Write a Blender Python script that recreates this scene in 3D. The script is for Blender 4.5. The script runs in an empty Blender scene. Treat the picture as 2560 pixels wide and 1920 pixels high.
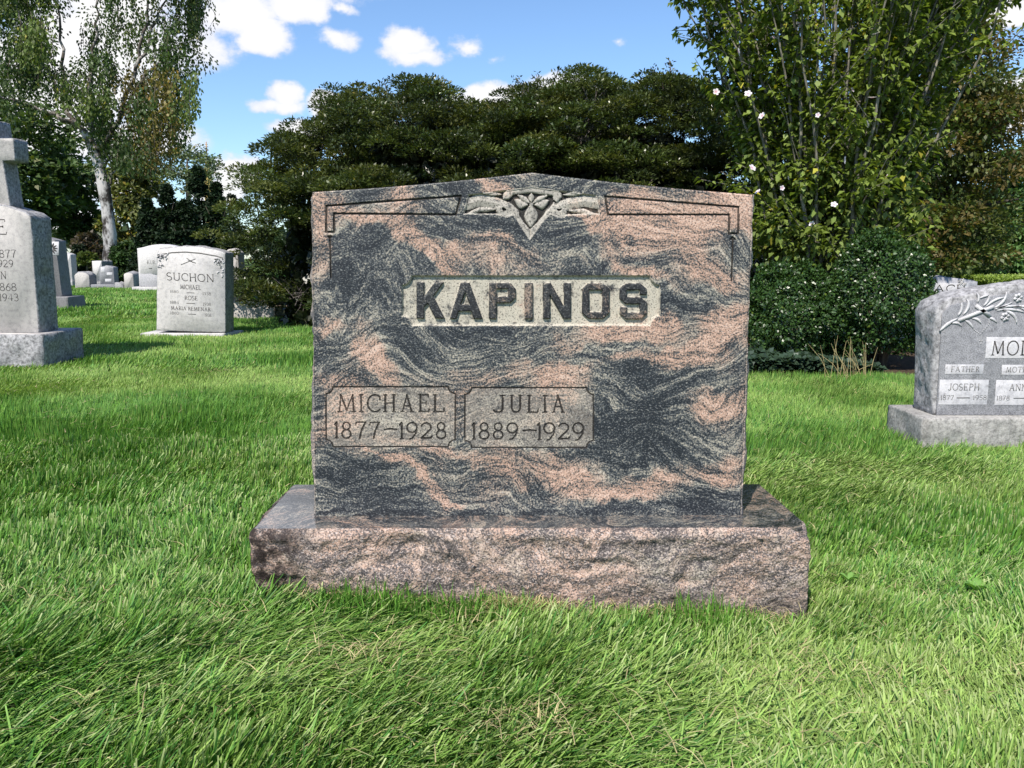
import bpy, math, random
import numpy as np
from mathutils import Matrix, Vector

rng = np.random.default_rng(11)
random.seed(5)
SC = bpy.context.scene
COL = SC.collection

# ------------------------------------------------------------------ camera
HC = 0.859                                   # eye height above the lawn
YAW, PITCH, ROLL = math.radians(1.0), math.radians(8.56), math.radians(0.2)
HFOV = math.radians(63.5)
F = 1280.0 / math.tan(HFOV / 2)              # focal length in pixels of the 2560 x 1920 photograph
CAMP = np.array([0.0, 0.0, HC])
_f = np.array([math.sin(YAW) * math.cos(PITCH), math.cos(YAW) * math.cos(PITCH), -math.sin(PITCH)])
_r0 = np.array([math.cos(YAW), -math.sin(YAW), 0.0])
_u0 = np.cross(_r0, _f)
_r = _r0 * math.cos(ROLL) + _u0 * math.sin(ROLL)
_u = _u0 * math.cos(ROLL) - _r0 * math.sin(ROLL)

def ray(px, py):
    px = np.asarray(px, float); py = np.asarray(py, float)
    return _f + np.multiply.outer((px - 1280) / F, _r) + np.multiply.outer((960 - py) / F, _u)

def at_y(px, py, Y):
    """World point of photograph pixel (px, py) on the vertical plane y = Y."""
    d = ray(px, py)
    return CAMP + d * (Y / d[..., 1])[..., None]

def at_z(px, py, z=0.0):
    d = ray(px, py)
    return CAMP + d * ((z - HC) / d[..., 2])[..., None]

cd = bpy.data.cameras.new('camera')
cam = bpy.data.objects.new('camera', cd)
COL.objects.link(cam)
cd.sensor_width = 36.0
cd.lens = 18.0 / math.tan(HFOV / 2)
cd.clip_start, cd.clip_end = 0.05, 3000
M = Matrix(((_r[0], _u[0], -_f[0], 0), (_r[1], _u[1], -_f[1], 0), (_r[2], _u[2], -_f[2], HC), (0, 0, 0, 1)))
cam.matrix_world = M
SC.camera = cam

# ------------------------------------------------------------------ node helper
class G:
    def __init__(s, tree):
        s.t = tree
        s.t.nodes.clear()
    def n(s, typ, ins=None, **props):
        nd = s.t.nodes.new(typ)
        for k, v in props.items():
            setattr(nd, k, v)
        for k, v in (ins or {}).items():
            if hasattr(v, 'is_output'):
                s.t.links.new(v, nd.inputs[k])
            else:
                nd.inputs[k].default_value = v
        return nd
    def m(s, op, a, b=0.0, c=0.0, clamp=False):
        return s.n('ShaderNodeMath', {0: a, 1: b, 2: c}, operation=op, use_clamp=clamp).outputs[0]
    def vm(s, op, a, b=(0, 0, 0), scale=None):
        nd = s.n('ShaderNodeVectorMath', {0: a, 1: b}, operation=op)
        if scale is not None:
            if hasattr(scale, 'is_output'):
                s.t.links.new(scale, nd.inputs['Scale'])
            else:
                nd.inputs['Scale'].default_value = scale
        return nd.outputs['Value'] if op in ('LENGTH', 'DOT_PRODUCT', 'DISTANCE') else nd.outputs[0]
    def noise(s, vec, scale, detail=2.0, rough=0.5, dist=0.0, col=False):
        nd = s.n('ShaderNodeTexNoise', {'Vector': vec, 'Scale': scale, 'Detail': detail, 'Roughness': rough, 'Distortion': dist})
        return nd.outputs['Color'] if col else nd.outputs[0]
    def mix(s, fac, a, b, blend='MIX'):
        return s.n('ShaderNodeMix', {0: fac, 6: a, 7: b}, data_type='RGBA', blend_type=blend).outputs[2]
    def ramp(s, fac, stops, interp='LINEAR'):
        nd = s.n('ShaderNodeValToRGB', {0: fac})
        cr = nd.color_ramp
        cr.interpolation = interp
        while len(cr.elements) < len(stops):
            cr.elements.new(0.5)
        for e, (p, c) in zip(cr.elements, stops):
            e.position = p
            e.color = c if len(c) == 4 else (*c, 1.0)
        return nd.outputs[0]
    def step(s, x, a, b, lo=0.0, hi=1.0):
        return s.n('ShaderNodeMapRange', {0: x, 1: a, 2: b, 3: lo, 4: hi}, interpolation_type='SMOOTHSTEP').outputs[0]
    def rot(s, vec, ang=(0, 0, 0), scale=(1, 1, 1), loc=(0, 0, 0)):
        return s.n('ShaderNodeMapping', {'Vector': vec, 'Rotation': ang, 'Scale': scale, 'Location': loc}).outputs[0]

# ------------------------------------------------------------------ sky, clouds, sun, exposure
SUN_EL, SUN_AZ = math.radians(50), math.radians(205)     # azimuth clockwise from +y: behind the camera, to its left
W = bpy.data.worlds.new('World')
SC.world = W
W.use_nodes = True
g = G(W.node_tree)
dirv = g.n('ShaderNodeTexCoord').outputs['Generated']
sky = g.n('ShaderNodeTexSky', sky_type='NISHITA', sun_disc=False, sun_elevation=SUN_EL, sun_rotation=SUN_AZ,
          air_density=1.0, dust_density=0.25, ozone_density=2.4)
skycol = g.mix(1.0, sky.outputs[0], (0.82, 0.94, 1.07, 1), 'MULTIPLY')
wn = g.vm('SUBTRACT', g.noise(dirv, 9.0, 5.0, 0.6, col=True), (0.5, 0.5, 0.5))
wd = g.vm('ADD', dirv, g.vm('SCALE', wn, scale=0.045))
# cumulus banks, given by the direction they stand in (as pixels of the photograph) and their size
CL = [(700, -120, 300, 100, 1.0), (575, 30, 135, 70, .75), (655, 90, 78, 46, .95), (490, 120, 110, 60, .55), (750, 18, 95, 45, .9), (850, 30, 45, 22, .55), (835, 100, 75, 30, .5),
      (1028, 98, 62, 40, .95), (1040, 130, 85, 32, .8), (1160, 105, 65, 32, .55), (705, 245, 55, 36, .95), (705, 270, 90, 26, .8),
      (830, 272, 85, 34, .9), (760, 330, 95, 30, .9), (860, 330, 80, 40, .9), (1250, 250, 110, 50, .9), (1330, 280, 130, 80, 1.05), (1180, 300, 110, 60, .9),
      (1430, 235, 100, 50, .9), (1500, 240, 60, 30, .7), (585, 428, 58, 44, 1.05), (540, 470, 60, 40, .9), (2540, 20, 130, 42, 1.0), (2540, 260, 110, 60, .95),
      (300, 80, 230, 110, .85), (120, 200, 260, 130, .85), (200, 330, 240, 80, .9), (260, 470, 140, 60, .8), (2350, 420, 160, 40, .7),
      (1540, 100, 40, 22, .4), (1235, 140, 40, 22, .35), (150, 560, 200, 50, .8)]
dens = None
for (px, py, rx, ry, w) in CL:
    c = ray(px, py); c = c / np.linalg.norm(c)
    q = g.vm('MULTIPLY', g.vm('SUBTRACT', wd, tuple(c)), (F / rx / 1.25, 1.3, F / ry / 1.25))
    v = g.m('MULTIPLY', g.m('SUBTRACT', 1.0, g.vm('LENGTH', q), clamp=True), w)
    dens = v if dens is None else g.m('MAXIMUM', dens, v)
# the rest of the sky carries the same scattered fair-weather cloud
sep = g.n('ShaderNodeSeparateXYZ', {0: dirv})
zz = g.m('ADD', g.m('MAXIMUM', sep.outputs[2], 0.0), 0.18)
flat = g.n('ShaderNodeCombineXYZ', {0: g.m('DIVIDE', sep.outputs[0], zz), 1: g.m('DIVIDE', sep.outputs[1], zz)}).outputs[0]
gen = g.step(g.noise(flat, 1.1, 6.0, 0.6), 0.54, 0.74, 0.0, 0.6)
away = g.step(sep.outputs[1], 0.45, 0.7, 1.0, 0.0)
hi = g.step(sep.outputs[2], 0.48, 0.62, 0.0, 1.0)
gen = g.m('MULTIPLY', gen, g.m('MAXIMUM', away, hi))
dens = g.m('MAXIMUM', dens, gen)
fb = g.m('SUBTRACT', g.noise(g.rot(dirv, scale=(1, 1, 1.5)), 17.0, 7.0, 0.62), 0.5)
d2 = g.m('ADD', dens, g.m('MULTIPLY', fb, g.m('MINIMUM', g.m('MULTIPLY', dens, 4.0), 1.1)))
mask = g.step(d2, 0.16, 0.42)
body = g.step(g.m('ADD', d2, g.m('MULTIPLY', g.noise(dirv, 11.0, 3.0), 0.5)), 0.35, 0.85)
ccol = g.mix(body, (0.70, 0.76, 0.95, 1), (1.0, 0.985, 0.98, 1))
bg1 = g.n('ShaderNodeBackground', {'Color': skycol, 'Strength': 0.106})
bg2 = g.n('ShaderNodeBackground', {'Color': ccol, 'Strength': 0.66})
mixs = g.n('ShaderNodeMixShader', {0: g.m('MULTIPLY', mask, 0.97), 1: bg1.outputs[0], 2: bg2.outputs[0]})
g.n('ShaderNodeOutputWorld', {0: mixs.outputs[0]})

sl = bpy.data.lights.new('sun', 'SUN')
sl.energy, sl.angle, sl.color = 4.4, math.radians(0.55), (1.0, 0.93, 0.83)
sun = bpy.data.objects.new('sun', sl)
COL.objects.link(sun)
SUND = Vector((math.sin(SUN_AZ) * math.cos(SUN_EL), math.cos(SUN_AZ) * math.cos(SUN_EL), math.sin(SUN_EL)))
sun.rotation_euler = SUND.to_track_quat('Z', 'Y').to_euler()
sun.location = (-20, -20, 30)

vs = SC.view_settings
SC.display_settings.display_device = 'sRGB'
vs.view_transform = 'Standard'
vs.look = 'None'
vs.gamma = 1.0
vs.exposure = 0.70
vs.use_curve_mapping = False
SC.cycles.max_bounces = 6
SC.cycles.diffuse_bounces = 3
SC.cycles.transmission_bounces = 3
SC.cycles.sample_clamp_indirect = 4.0

# ------------------------------------------------------------------ numpy noise
def _hash(ix, iy, iz, seed):
    h = (ix.astype(np.int64) * 374761393 + iy.astype(np.int64) * 668265263 + iz.astype(np.int64) * 2147483647 + seed * 974711) & 0xFFFFFFFF
    h = ((h ^ (h >> 13)) * 1274126177) & 0xFFFFFFFF
    h = ((h ^ (h >> 15)) * 2246822519) & 0xFFFFFFFF
    return ((h ^ (h >> 16)) & 0xFFFFFF) / float(0xFFFFFF)

def vnoise(x, y, z=None, seed=0):
    x = np.asarray(x, float); y = np.asarray(y, float)
    z = np.zeros_like(x) if z is None else np.asarray(z, float)
    fx, fy, fz = np.floor(x), np.floor(y), np.floor(z)
    tx, ty, tz = x - fx, y - fy, z - fz
    tx, ty, tz = [t * t * (3 - 2 * t) for t in (tx, ty, tz)]
    r = 0
    for a in (0, 1):
        for b in (0, 1):
            for c in (0, 1):
                wgt = (tx if a else 1 - tx) * (ty if b else 1 - ty) * (tz if c else 1 - tz)
                r = r + wgt * _hash(fx + a, fy + b, fz + c, seed)
    return r

def fbm(x, y, z=None, s=1.0, o=4, seed=0, gain=0.5):
    """Fractal noise, mean 0, about -0.5 .. 0.5."""
    t, a, k = 0, 1.0, 0
    x = np.asarray(x, float); y = np.asarray(y, float)
    z = np.zeros_like(x) if z is None else np.asarray(z, float)
    for i in range(o):
        f = s * 2 ** i
        t = t + a * (vnoise(x * f + 13.7 * i, y * f + 5.1 * i, z * f + 9.3 * i, seed + i) - 0.5)
        k += a
        a *= gain
    return t / k * 1.6

# ------------------------------------------------------------------ objects
def tag(o, label=None, cat=None, group=None, kind=None):
    if label: o['label'] = label
    if cat: o['category'] = cat
    if group: o['group'] = group
    if kind: o['kind'] = kind
    return o

def thing(name, label, cat, loc, group=None, rz=0.0):
    o = bpy.data.objects.new(name, None)
    o.empty_display_size = 0.2
    COL.objects.link(o)
    o.location = tuple(loc)
    o.rotation_euler = (0, 0, rz)
    return tag(o, label, cat, group)

def mesh(name, V, faces, mat, parent=None, smooth=False, col=None, kind=None):
    """One mesh object. V: n x 3; faces: m x k array, or a list of lists."""
    me = bpy.data.meshes.new(name)
    V = np.ascontiguousarray(np.asarray(V, np.float32).reshape(-1, 3))
    if isinstance(faces, np.ndarray):
        flat_i = np.ascontiguousarray(faces.reshape(-1), dtype=np.int32)
        nf, k = faces.shape
        starts = np.arange(nf, dtype=np.int32) * k
    else:
        lens = np.array([len(f) for f in faces], np.int32)
        flat_i = np.array([i for f in faces for i in f], np.int32)
        nf = len(faces)
        starts = np.concatenate([[0], np.cumsum(lens)[:-1]]).astype(np.int32)
    me.vertices.add(len(V)); me.vertices.foreach_set('co', V.reshape(-1))
    me.loops.add(len(flat_i)); me.loops.foreach_set('vertex_index', flat_i)
    me.polygons.add(nf); me.polygons.foreach_set('loop_start', starts)
    me.update(calc_edges=True)
    if smooth:
        me.polygons.foreach_set('use_smooth', np.ones(nf, bool))
    if col is not None:
        at = me.color_attributes.new('tint', 'FLOAT_COLOR', 'POINT')
        c4 = np.ones((len(V), 4), np.float32); c4[:, :3] = col
        at.data.foreach_set('color', c4.reshape(-1))
    if mat is not None:
        me.materials.append(mat)
    o = bpy.data.objects.new(name, me)
    COL.objects.link(o)
    if parent is not None:
        o.parent = parent
    if kind: o['kind'] = kind
    return o

class MB:
    """Collects boxes, tubes and blobs into one mesh."""
    def __init__(s): s.V, s.F, s.n = [], [], 0
    def add(s, V, Fc):
        V = np.asarray(V, float).reshape(-1, 3)
        s.V.append(V)
        s.F += [[i + s.n for i in f] for f in Fc]
        s.n += len(V)
    def box(s, x0, x1, y0, y1, z0, z1, Mx=None):
        V = np.array([(x, y, z) for z in (z0, z1) for y in (y0, y1) for x in (x0, x1)], float)
        if Mx is not None: V = V @ Mx[0].T + Mx[1]
        s.add(V, [(0, 2, 3, 1), (4, 5, 7, 6), (0, 1, 5, 4), (2, 6, 7, 3), (0, 4, 6, 2), (1, 3, 7, 5)])
    def tube(s, P, R, k=7, cap=True, wob=0.0):
        P = np.asarray(P, float); R = np.broadcast_to(np.asarray(R, float), (len(P),))
        T = np.gradient(P, axis=0); T /= np.linalg.norm(T, axis=1)[:, None] + 1e-9
        ref = np.array([0.3, 0.9, 0.1])
        V = []
        for i in range(len(P)):
            a = np.cross(T[i], ref); a /= np.linalg.norm(a) + 1e-9
            b = np.cross(T[i], a)
            for j in range(k):
                th = 2 * math.pi * j / k
                rr = R[i] * (1 + (wob * (random.random() - .5) if wob else 0))
                V.append(P[i] + rr * (a * math.cos(th) + b * math.sin(th)))
        Fc = [(i * k + j, i * k + (j + 1) % k, (i + 1) * k + (j + 1) % k, (i + 1) * k + j) for i in range(len(P) - 1) for j in range(k)]
        if cap:
            Fc += [tuple(range(k))[::-1], tuple(range((len(P) - 1) * k, len(P) * k))]
        s.add(V, Fc)
    def build(s, name, mat, parent=None, smooth=False, kind=None):
        return mesh(name, np.concatenate(s.V), s.F, mat, parent, smooth, kind=kind)

# ------------------------------------------------------------------ materials
def new_mat(name):
    m = bpy.data.materials.new(name)
    m.use_nodes = True
    return m, G(m.node_tree)

def out_principled(g, col, rough=0.6, spec=0.4, normal=None, metal=0.0):
    ins = {'Base Color': col, 'Roughness': rough, 'Specular IOR Level': spec, 'Metallic': metal}
    if normal is not None: ins['Normal'] = normal
    p = g.n('ShaderNodeBsdfPrincipled', ins)
    g.n('ShaderNodeOutputMaterial', {0: p.outputs[0]})
    return p

def bump(g, h, strength=0.3, dist=0.004):
    return g.n('ShaderNodeBump', {'Height': h, 'Strength': strength, 'Distance': dist}).outputs[0]

# the main stone: where its pink and its black swirls lie (photograph pixels on the front face), size, tilt, weight
Y0 = 2.012                                   # front face of the main tablet
ZB = 0.22                                    # top of its base
O_MAIN = np.array([at_y(1320, 1293, Y0)[0], Y0, 0.0])
BLOBS = [(1660, 560, 230, 75, 8, .9), (1830, 490, 70, 90, 0, .7), (1770, 690, 130, 45, -8, .7), (935, 850, 45, 120, -12, 1.0), (830, 815, 70, 22, -35, .8),
         (1710, 880, 220, 50, -4, .95), (1820, 800, 60, 80, 0, .9), (1380, 915, 90, 45, -20, .75), (1785, 1010, 90, 40, -10, .7), (1270, 618, 190, 22, 10, .9),
         (1010, 585, 240, 26, 17, .8), (850, 1015, 50, 50, 0, .7), (1640, 1215, 90, 45, 10, .7), (1480, 1225, 130, 30, 14, .7), (1810, 1190, 50, 45, 0, .6),
         (1050, 1190, 200, 12, 32, .8), (1130, 1140, 220, 16, 18, .6), (1330, 1160, 120, 40, 20, .5), (1590, 820, 160, 40, -5, .7), (1560, 660, 120, 22, 35, .8),
         (1240, 455, 50, 25, 40, .8), (1010, 490, 60, 30, -60, .5), (800, 700, 30, 90, 0, .5), (800, 560, 30, 60, 0, .4), (1420, 985, 60, 60, 0, .4),
         (1880, 480, 30, 60, 0, .6), (1700, 1070, 60, 25, 0, .3), (1090, 640, 90, 14, 22, .6), (1480, 560, 90, 18, 42, .6),
         (930, 720, 140, 120, 0, -1.0), (1250, 570, 150, 55, 10, -.9), (1460, 600, 130, 45, 25, -.9), (1150, 860, 200, 60, 8, -1.0), (1620, 1060, 150, 100, 20, -1.1),
         (880, 1260, 140, 60, 30, -.8), (1300, 1285, 560, 22, 0, -.8), (880, 460, 70, 28, 0, -.6), (1130, 460, 80, 26, 0, -.8), (1390, 465, 110, 26, 8, -.7),
         (1500, 690, 260, 30, 22, -.7), (1560, 860, 190, 26, -10, -.9), (1830, 610, 60, 40, 0, -.6), (1640, 930, 160, 26, 5, -.8), (860, 1180, 120, 36, 32, -.8),
         (820, 900, 60, 60, 0, -.6), (1780, 735, 140, 30, 20, -.6), (1750, 1250, 130, 45, 0, -.8), (1020, 1260, 200, 40, 35, -.6), (1500, 1140, 150, 30, 15, -.5), (1840, 880, 25, 60, 0, -.4)]

def granite(name, frost=0.0, frost_col=(0.62, 0.58, 0.5), dark=0.0, rough=0.55, spec=0.35, blobs=True, bands=1.0, bias=0.0, relief=0.0, seed=0.0, stain=0.0, grain=1.0, lichen=0.0, ior=1.5, fleck=.55, fleck_col=(0.26, 0.265, 0.26), hue_bias=0.0):
    m, g = new_mat(name)
    P0 = g.n('ShaderNodeTexCoord').outputs['Object']
    P = g.vm('ADD', P0, (seed, seed * .7, seed * 1.3))
    def warp(v, sc, amt, det=3.0):
        w = g.vm('SUBTRACT', g.noise(v, sc, det, 0.55, col=True), (0.5, 0.5, 0.5))
        return g.vm('ADD', v, g.vm('SCALE', w, scale=amt))
    Pw = warp(P, 3.2, 0.34)
    Pw = warp(Pw, 13.0, 0.07)
    t, macro = None, None
    if blobs:
        Pb = warp(warp(P0, 6.0, 0.15), 24.0, 0.06)
        for (px, py, rx, ry, ang, w) in BLOBS:
            c = at_y(px, py, Y0) - O_MAIN
            sc = Y0 / F * 1.02
            q = g.n('ShaderNodeMapping', {'Vector': g.vm('SUBTRACT', Pb, (c[0], 0.0, c[2])), 'Rotation': (0, -math.radians(ang) * -1 * -1, 0)}).outputs[0]
            q = g.vm('MULTIPLY', q, (1 / (rx * sc * 1.35), 0.0, 1 / (ry * sc * 1.35)))
            v = g.m('MULTIPLY', g.m('SUBTRACT', 1.0, g.vm('LENGTH', q), clamp=True), w)
            t = v if t is None else g.m('ADD', t, v)
        macro = t
        t = g.m('MULTIPLY', t, 0.41)
    # flow bands: long thin streaks that fold with the warp, broken into crystals
    Pf = warp(warp(P, 2.4, 0.46, 2.0), 9.0, 0.085)
    b1 = g.noise(g.rot(Pf, (0, math.radians(-34), 0), (2.6, 2.6, 21.0)), 1.0, 4.0, 0.6)
    b2 = g.noise(g.rot(Pf, (0, math.radians(-36), 0), (7.0, 7.0, 78.0)), 1.0, 4.0, 0.65)
    fine = g.noise(g.rot(Pf, (0, math.radians(-36), 0), (60, 60, 230)), 1.0, 3.0, 0.65)
    sp = g.noise(P, 235.0, 2.0, 0.6)
    for nz, amp in ((b1, 1.15 * bands), (b2, 1.75 * bands), (fine, 1.5 * grain), (sp, 1.9 * grain)):
        v = g.m('MULTIPLY', g.m('SUBTRACT', nz, 0.5), amp)
        t = v if t is None else g.m('ADD', t, v)
    t = g.m('ADD', t, 0.385 + bias)
    hue = g.m('MULTIPLY', g.m('SUBTRACT', g.noise(Pf, 7.0, 3.0, 0.6), 0.5), 1.5)
    hue = g.m('ADD', g.m('ADD', hue, macro), 0.07) if macro is not None else g.m('ADD', hue, 0.18 + hue_bias)
    pink = g.step(hue, -0.10, 0.55, 0.0, 0.92)
    grey_c = g.ramp(t, [(0.0, (0.010, 0.013, 0.018)), (0.22, (0.024, 0.030, 0.038)), (0.36, (0.070, 0.077, 0.080)), (0.50, (0.150, 0.146, 0.130)), (0.66, (0.275, 0.252, 0.205)), (1.0, (0.42, 0.39, 0.33))])
    pink_c = g.ramp(t, [(0.0, (0.012, 0.014, 0.018)), (0.20, (0.030, 0.031, 0.035)), (0.33, (0.120, 0.098, 0.085)), (0.48, (0.270, 0.186, 0.142)), (0.66, (0.405, 0.250, 0.184)), (0.84, (0.48, 0.308, 0.236)), (1.0, (0.56, 0.40, 0.32))])
    col = g.mix(pink, grey_c, pink_c)
    wf = g.step(g.noise(g.rot(g.vm('ADD', P, (5, 3, 1)), (0, .6, 0), (170, 200, 300)), 1.0, 2.0, 0.6), 0.55, 0.66)
    col = g.mix(g.m('MULTIPLY', wf, fleck), col, (*fleck_col, 1))
    bf = g.step(g.noise(g.vm('ADD', P, (1, 7, 4)), 240.0, 2.0, 0.6), 0.545, 0.62)
    col = g.mix(g.m('MULTIPLY', bf, 0.85), col, (0.018, 0.02, 0.024, 1))
    if frost > 0:
        fr = g.noise(P, 45.0, 4.0, 0.6)
        fm = g.m('MULTIPLY', g.step(fr, 0.26, 0.50), frost)
        fm = g.m('MULTIPLY', fm, g.m('SUBTRACT', 1.0, g.m('MULTIPLY', bf, 0.7)))
        col = g.mix(fm, col, (*frost_col, 1))
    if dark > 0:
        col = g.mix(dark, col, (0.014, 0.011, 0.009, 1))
    if stain > 0:
        # black weathering crust at the left of the base, also darker towards its foot
        sx = g.n('ShaderNodeSeparateXYZ', {0: P0})
        e = g.m('ADD', g.step(sx.outputs[0], -0.64, -0.46, 1.2, 0.0), g.step(sx.outputs[2], 0.02, 0.10, 0.55, 0.0))
        e = g.m('MULTIPLY', e, g.step(g.noise(P, 24.0, 6.0, 0.7), 0.36, 0.58))
        col = g.mix(g.m('MULTIPLY', e, stain, clamp=True), col, (0.022, 0.014, 0.012, 1))
    if lichen > 0:
        l = g.step(g.noise(P, 6.0, 6.0, 0.65), 0.5, 0.75)
        col = g.mix(g.m('MULTIPLY', l, lichen), col, (0.33, 0.33, 0.36, 1))
    nrm = bump(g, g.noise(P, 160.0, 3.0, 0.6), 0.35 + relief, 0.0012 + 0.006 * relief)
    out_principled(g, col, rough, spec, nrm).inputs['IOR'].default_value = ior
    return m

def grey_granite(name, c=(0.46, 0.45, 0.44), speck=0.35, stain=0.35, stain_col=(0.16, 0.15, 0.14), scale=240.0, rough=0.75, relief=0.3, warm=0.0):
    m, g = new_mat(name)
    P = g.n('ShaderNodeTexCoord').outputs['Object']
    n1 = g.noise(P, scale, 3.0, 0.65)
    lo = tuple(x * (1 - speck) for x in c); hi = tuple(min(.85, x * (1 + speck * .8)) for x in c)
    col = g.ramp(n1, [(0.32, (*lo, 1)), (0.5, (*c, 1)), (0.68, (*hi, 1))])
    n2 = g.noise(P, 3.2, 6.0, 0.68)
    col = g.mix(g.m('MULTIPLY', g.step(n2, 0.48, 0.75), stain), col, (*stain_col, 1))
    n3 = g.noise(g.rot(P, scale=(14, 14, 1.6)), 1.0, 4.0, 0.6)
    col = g.mix(g.m('MULTIPLY', g.step(n3, 0.55, 0.75), stain * .6), col, (*[x * 1.1 for x in stain_col], 1))
    n4 = g.noise(P, 26.0, 5.0, 0.7)
    col = g.mix(1.0, col, g.ramp(n4, [(0.33, (.72, .72, .73, 1)), (0.5, (1, 1, 1, 1)), (0.66, (1.12, 1.11, 1.10, 1))]), 'MULTIPLY')
    dots = g.step(g.noise(P, 60.0, 4.0, 0.7), 0.60, 0.68)
    col = g.mix(g.m('MULTIPLY', dots, 0.5), col, (0.10, 0.095, 0.09, 1))
    nrm = bump(g, g.noise(P, 120.0, 4.0, 0.65), 0.3 + relief, 0.003)
    out_principled(g, col, rough, 0.3, nrm)
    return m

def plain(name, c, rough=0.7, spec=0.3, var=0.25, scale=30.0, metal=0.0):
    m, g = new_mat(name)
    P = g.n('ShaderNodeTexCoord').outputs['Object']
    n = g.noise(P, scale, 4.0, 0.6)
    col = g.ramp(n, [(0.3, (*[x * (1 - var) for x in c], 1)), (0.7, (*[min(1, x * (1 + var)) for x in c], 1))])
    out_principled(g, col, rough, spec, bump(g, n, 0.25, 0.004), metal)
    return m

def leaf_mat(name, trans=0.35, rough=0.5, spec=0.35, tboost=(1.25, 1.35, 0.55)):
    m, g = new_mat(name)
    at = g.n('ShaderNodeAttribute', attribute_name='tint').outputs['Color']
    P = g.n('ShaderNodeTexCoord').outputs['Object']
    col = g.mix(0.25, at, g.mix(g.noise(P, 60.0, 2.0), (0.0, 0.0, 0.0, 1), (2, 2, 2, 1)), 'MULTIPLY')
    p = g.n('ShaderNodeBsdfPrincipled', {'Base Color': col, 'Roughness': rough, 'Specular IOR Level': spec})
    tcol = g.mix(1.0, col, (*tboost, 1), 'MULTIPLY')
    t = g.n('ShaderNodeBsdfTranslucent', {'Color': tcol})
    mx = g.n('ShaderNodeMixShader', {0: trans, 1: p.outputs[0], 2: t.outputs[0]})
    g.n('ShaderNodeOutputMaterial', {0: mx.outputs[0]})
    return m

def bark_mat(name, c1, c2, scale=(20, 20, 4), thr=(0.4, 0.6)):
    m, g = new_mat(name)
    P = g.n('ShaderNodeTexCoord').outputs['Object']
    n = g.noise(g.rot(P, scale=scale), 1.0, 5.0, 0.65)
    col = g.ramp(n, [(thr[0], (*c1, 1)), (thr[1], (*c2, 1))])
    out_principled(g, col, 0.85, 0.2, bump(g, n, 0.5, 0.02))
    return m

M_STONE = granite('swirled_granite')
M_LETTER = granite('letter_granite', dark=0.38, bias=-.16)
M_FROST = granite('pecked_granite', frost=0.84, frost_col=(0.47, 0.435, 0.36), rough=0.85, spec=0.2)
M_DATE = granite('honed_panel_granite', frost=0.28, frost_col=(0.50, 0.43, 0.355), rough=0.7)
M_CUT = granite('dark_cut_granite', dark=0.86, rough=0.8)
M_CARVE = granite('carved_granite', frost=0.62, frost_col=(0.50, 0.46, 0.40), rough=0.8)
M_ROUGH = granite('split_granite', rough=0.8, relief=0.5, bands=1.0, bias=0.08, frost=0.28, frost_col=(0.42, 0.37, 0.35), blobs=False)
M_BASE = granite('base_split_granite', hue_bias=.16, blobs=False, bands=1.15, bias=0.05, rough=0.8, relief=0.6, frost=0.16, fleck=.8, fleck_col=(.50, .43, .40), frost_col=(0.44, 0.345, 0.305), seed=2.3, stain=0.9)
M_BTOP = granite('base_sawn_granite', blobs=False, bands=1.0, bias=-0.04, rough=0.17, spec=1.0, seed=2.3, grain=0.6, ior=2.0, relief=-0.3)
M_LEAF = leaf_mat('leaf_green')
M_LEAFG = leaf_mat('leaf_glossy', trans=0.22, rough=0.34, spec=0.55)
M_NEEDLE = leaf_mat('needle_green', trans=0.15, rough=0.6, spec=0.25)
M_GRASS = leaf_mat('grass_blade', trans=0.28, rough=0.5, spec=0.22, tboost=(1.15, 1.3, 0.5))
M_BARK = bark_mat('brown_bark', (0.05, 0.04, 0.03), (0.15, 0.125, 0.10))
M_GBARK = bark_mat('grey_bark', (0.10, 0.095, 0.08), (0.26, 0.24, 0.20))
M_BIRCH = bark_mat('birch_bark', (0.035, 0.03, 0.028), (0.42, 0.41, 0.41), (2.6, 2.6, 1.3), (0.44, 0.55))

# ------------------------------------------------------------------ ground
def gz(x, y):
    x = np.asarray(x, float); y = np.asarray(y, float)
    near = np.exp(-((y - 2.0) / 2.6) ** 2)
    return 0.006 - 0.052 * np.tanh(x / 0.9) * near + 0.02 * fbm(x, y, s=0.5, o=3, seed=3) * np.clip(y / 6, 0.4, 1)

def build_ground():
    ys = np.concatenate([np.linspace(-6, 8, 71), 8 + np.cumsum(np.linspace(.3, 60, 48))])
    xs = np.concatenate([-np.cumsum(np.linspace(.3, 60, 46))[::-1] - 7, np.linspace(-7, 7, 71), 7 + np.cumsum(np.linspace(.3, 60, 46))])
    X, Yg = np.meshgrid(xs, ys)
    Z = gz(X, Yg) - 0.006
    V = np.stack([X, Yg, Z], -1).reshape(-1, 3)
    a = np.arange(len(ys) * len(xs)).reshape(len(ys), len(xs))
    Fc = np.stack([a[:-1, :-1], a[:-1, 1:], a[1:, 1:], a[1:, :-1]], -1).reshape(-1, 4)
    m, g = new_mat('turf_soil')
    P = g.n('ShaderNodeTexCoord').outputs['Object']
    n1 = g.noise(P, 1.3, 5.0, 0.6); n2 = g.noise(P, 60.0, 4.0, 0.7)
    col = g.ramp(n2, [(0.3, (0.028, 0.045, 0.012, 1)), (0.55, (0.06, 0.10, 0.022, 1)), (0.75, (0.11, 0.13, 0.045, 1))])
    col = g.mix(g.step(n1, 0.4, 0.7), col, (0.085, 0.14, 0.03, 1))
    out_principled(g, col, 0.9, 0.1, bump(g, n2, 0.6, 0.02))
    o = mesh('ground', V, Fc, m, smooth=True)
    o['kind'] = 'structure'
build_ground()

FOOT = []                                    # footprints (x0, x1, y0, y1) where no grass grows

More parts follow.
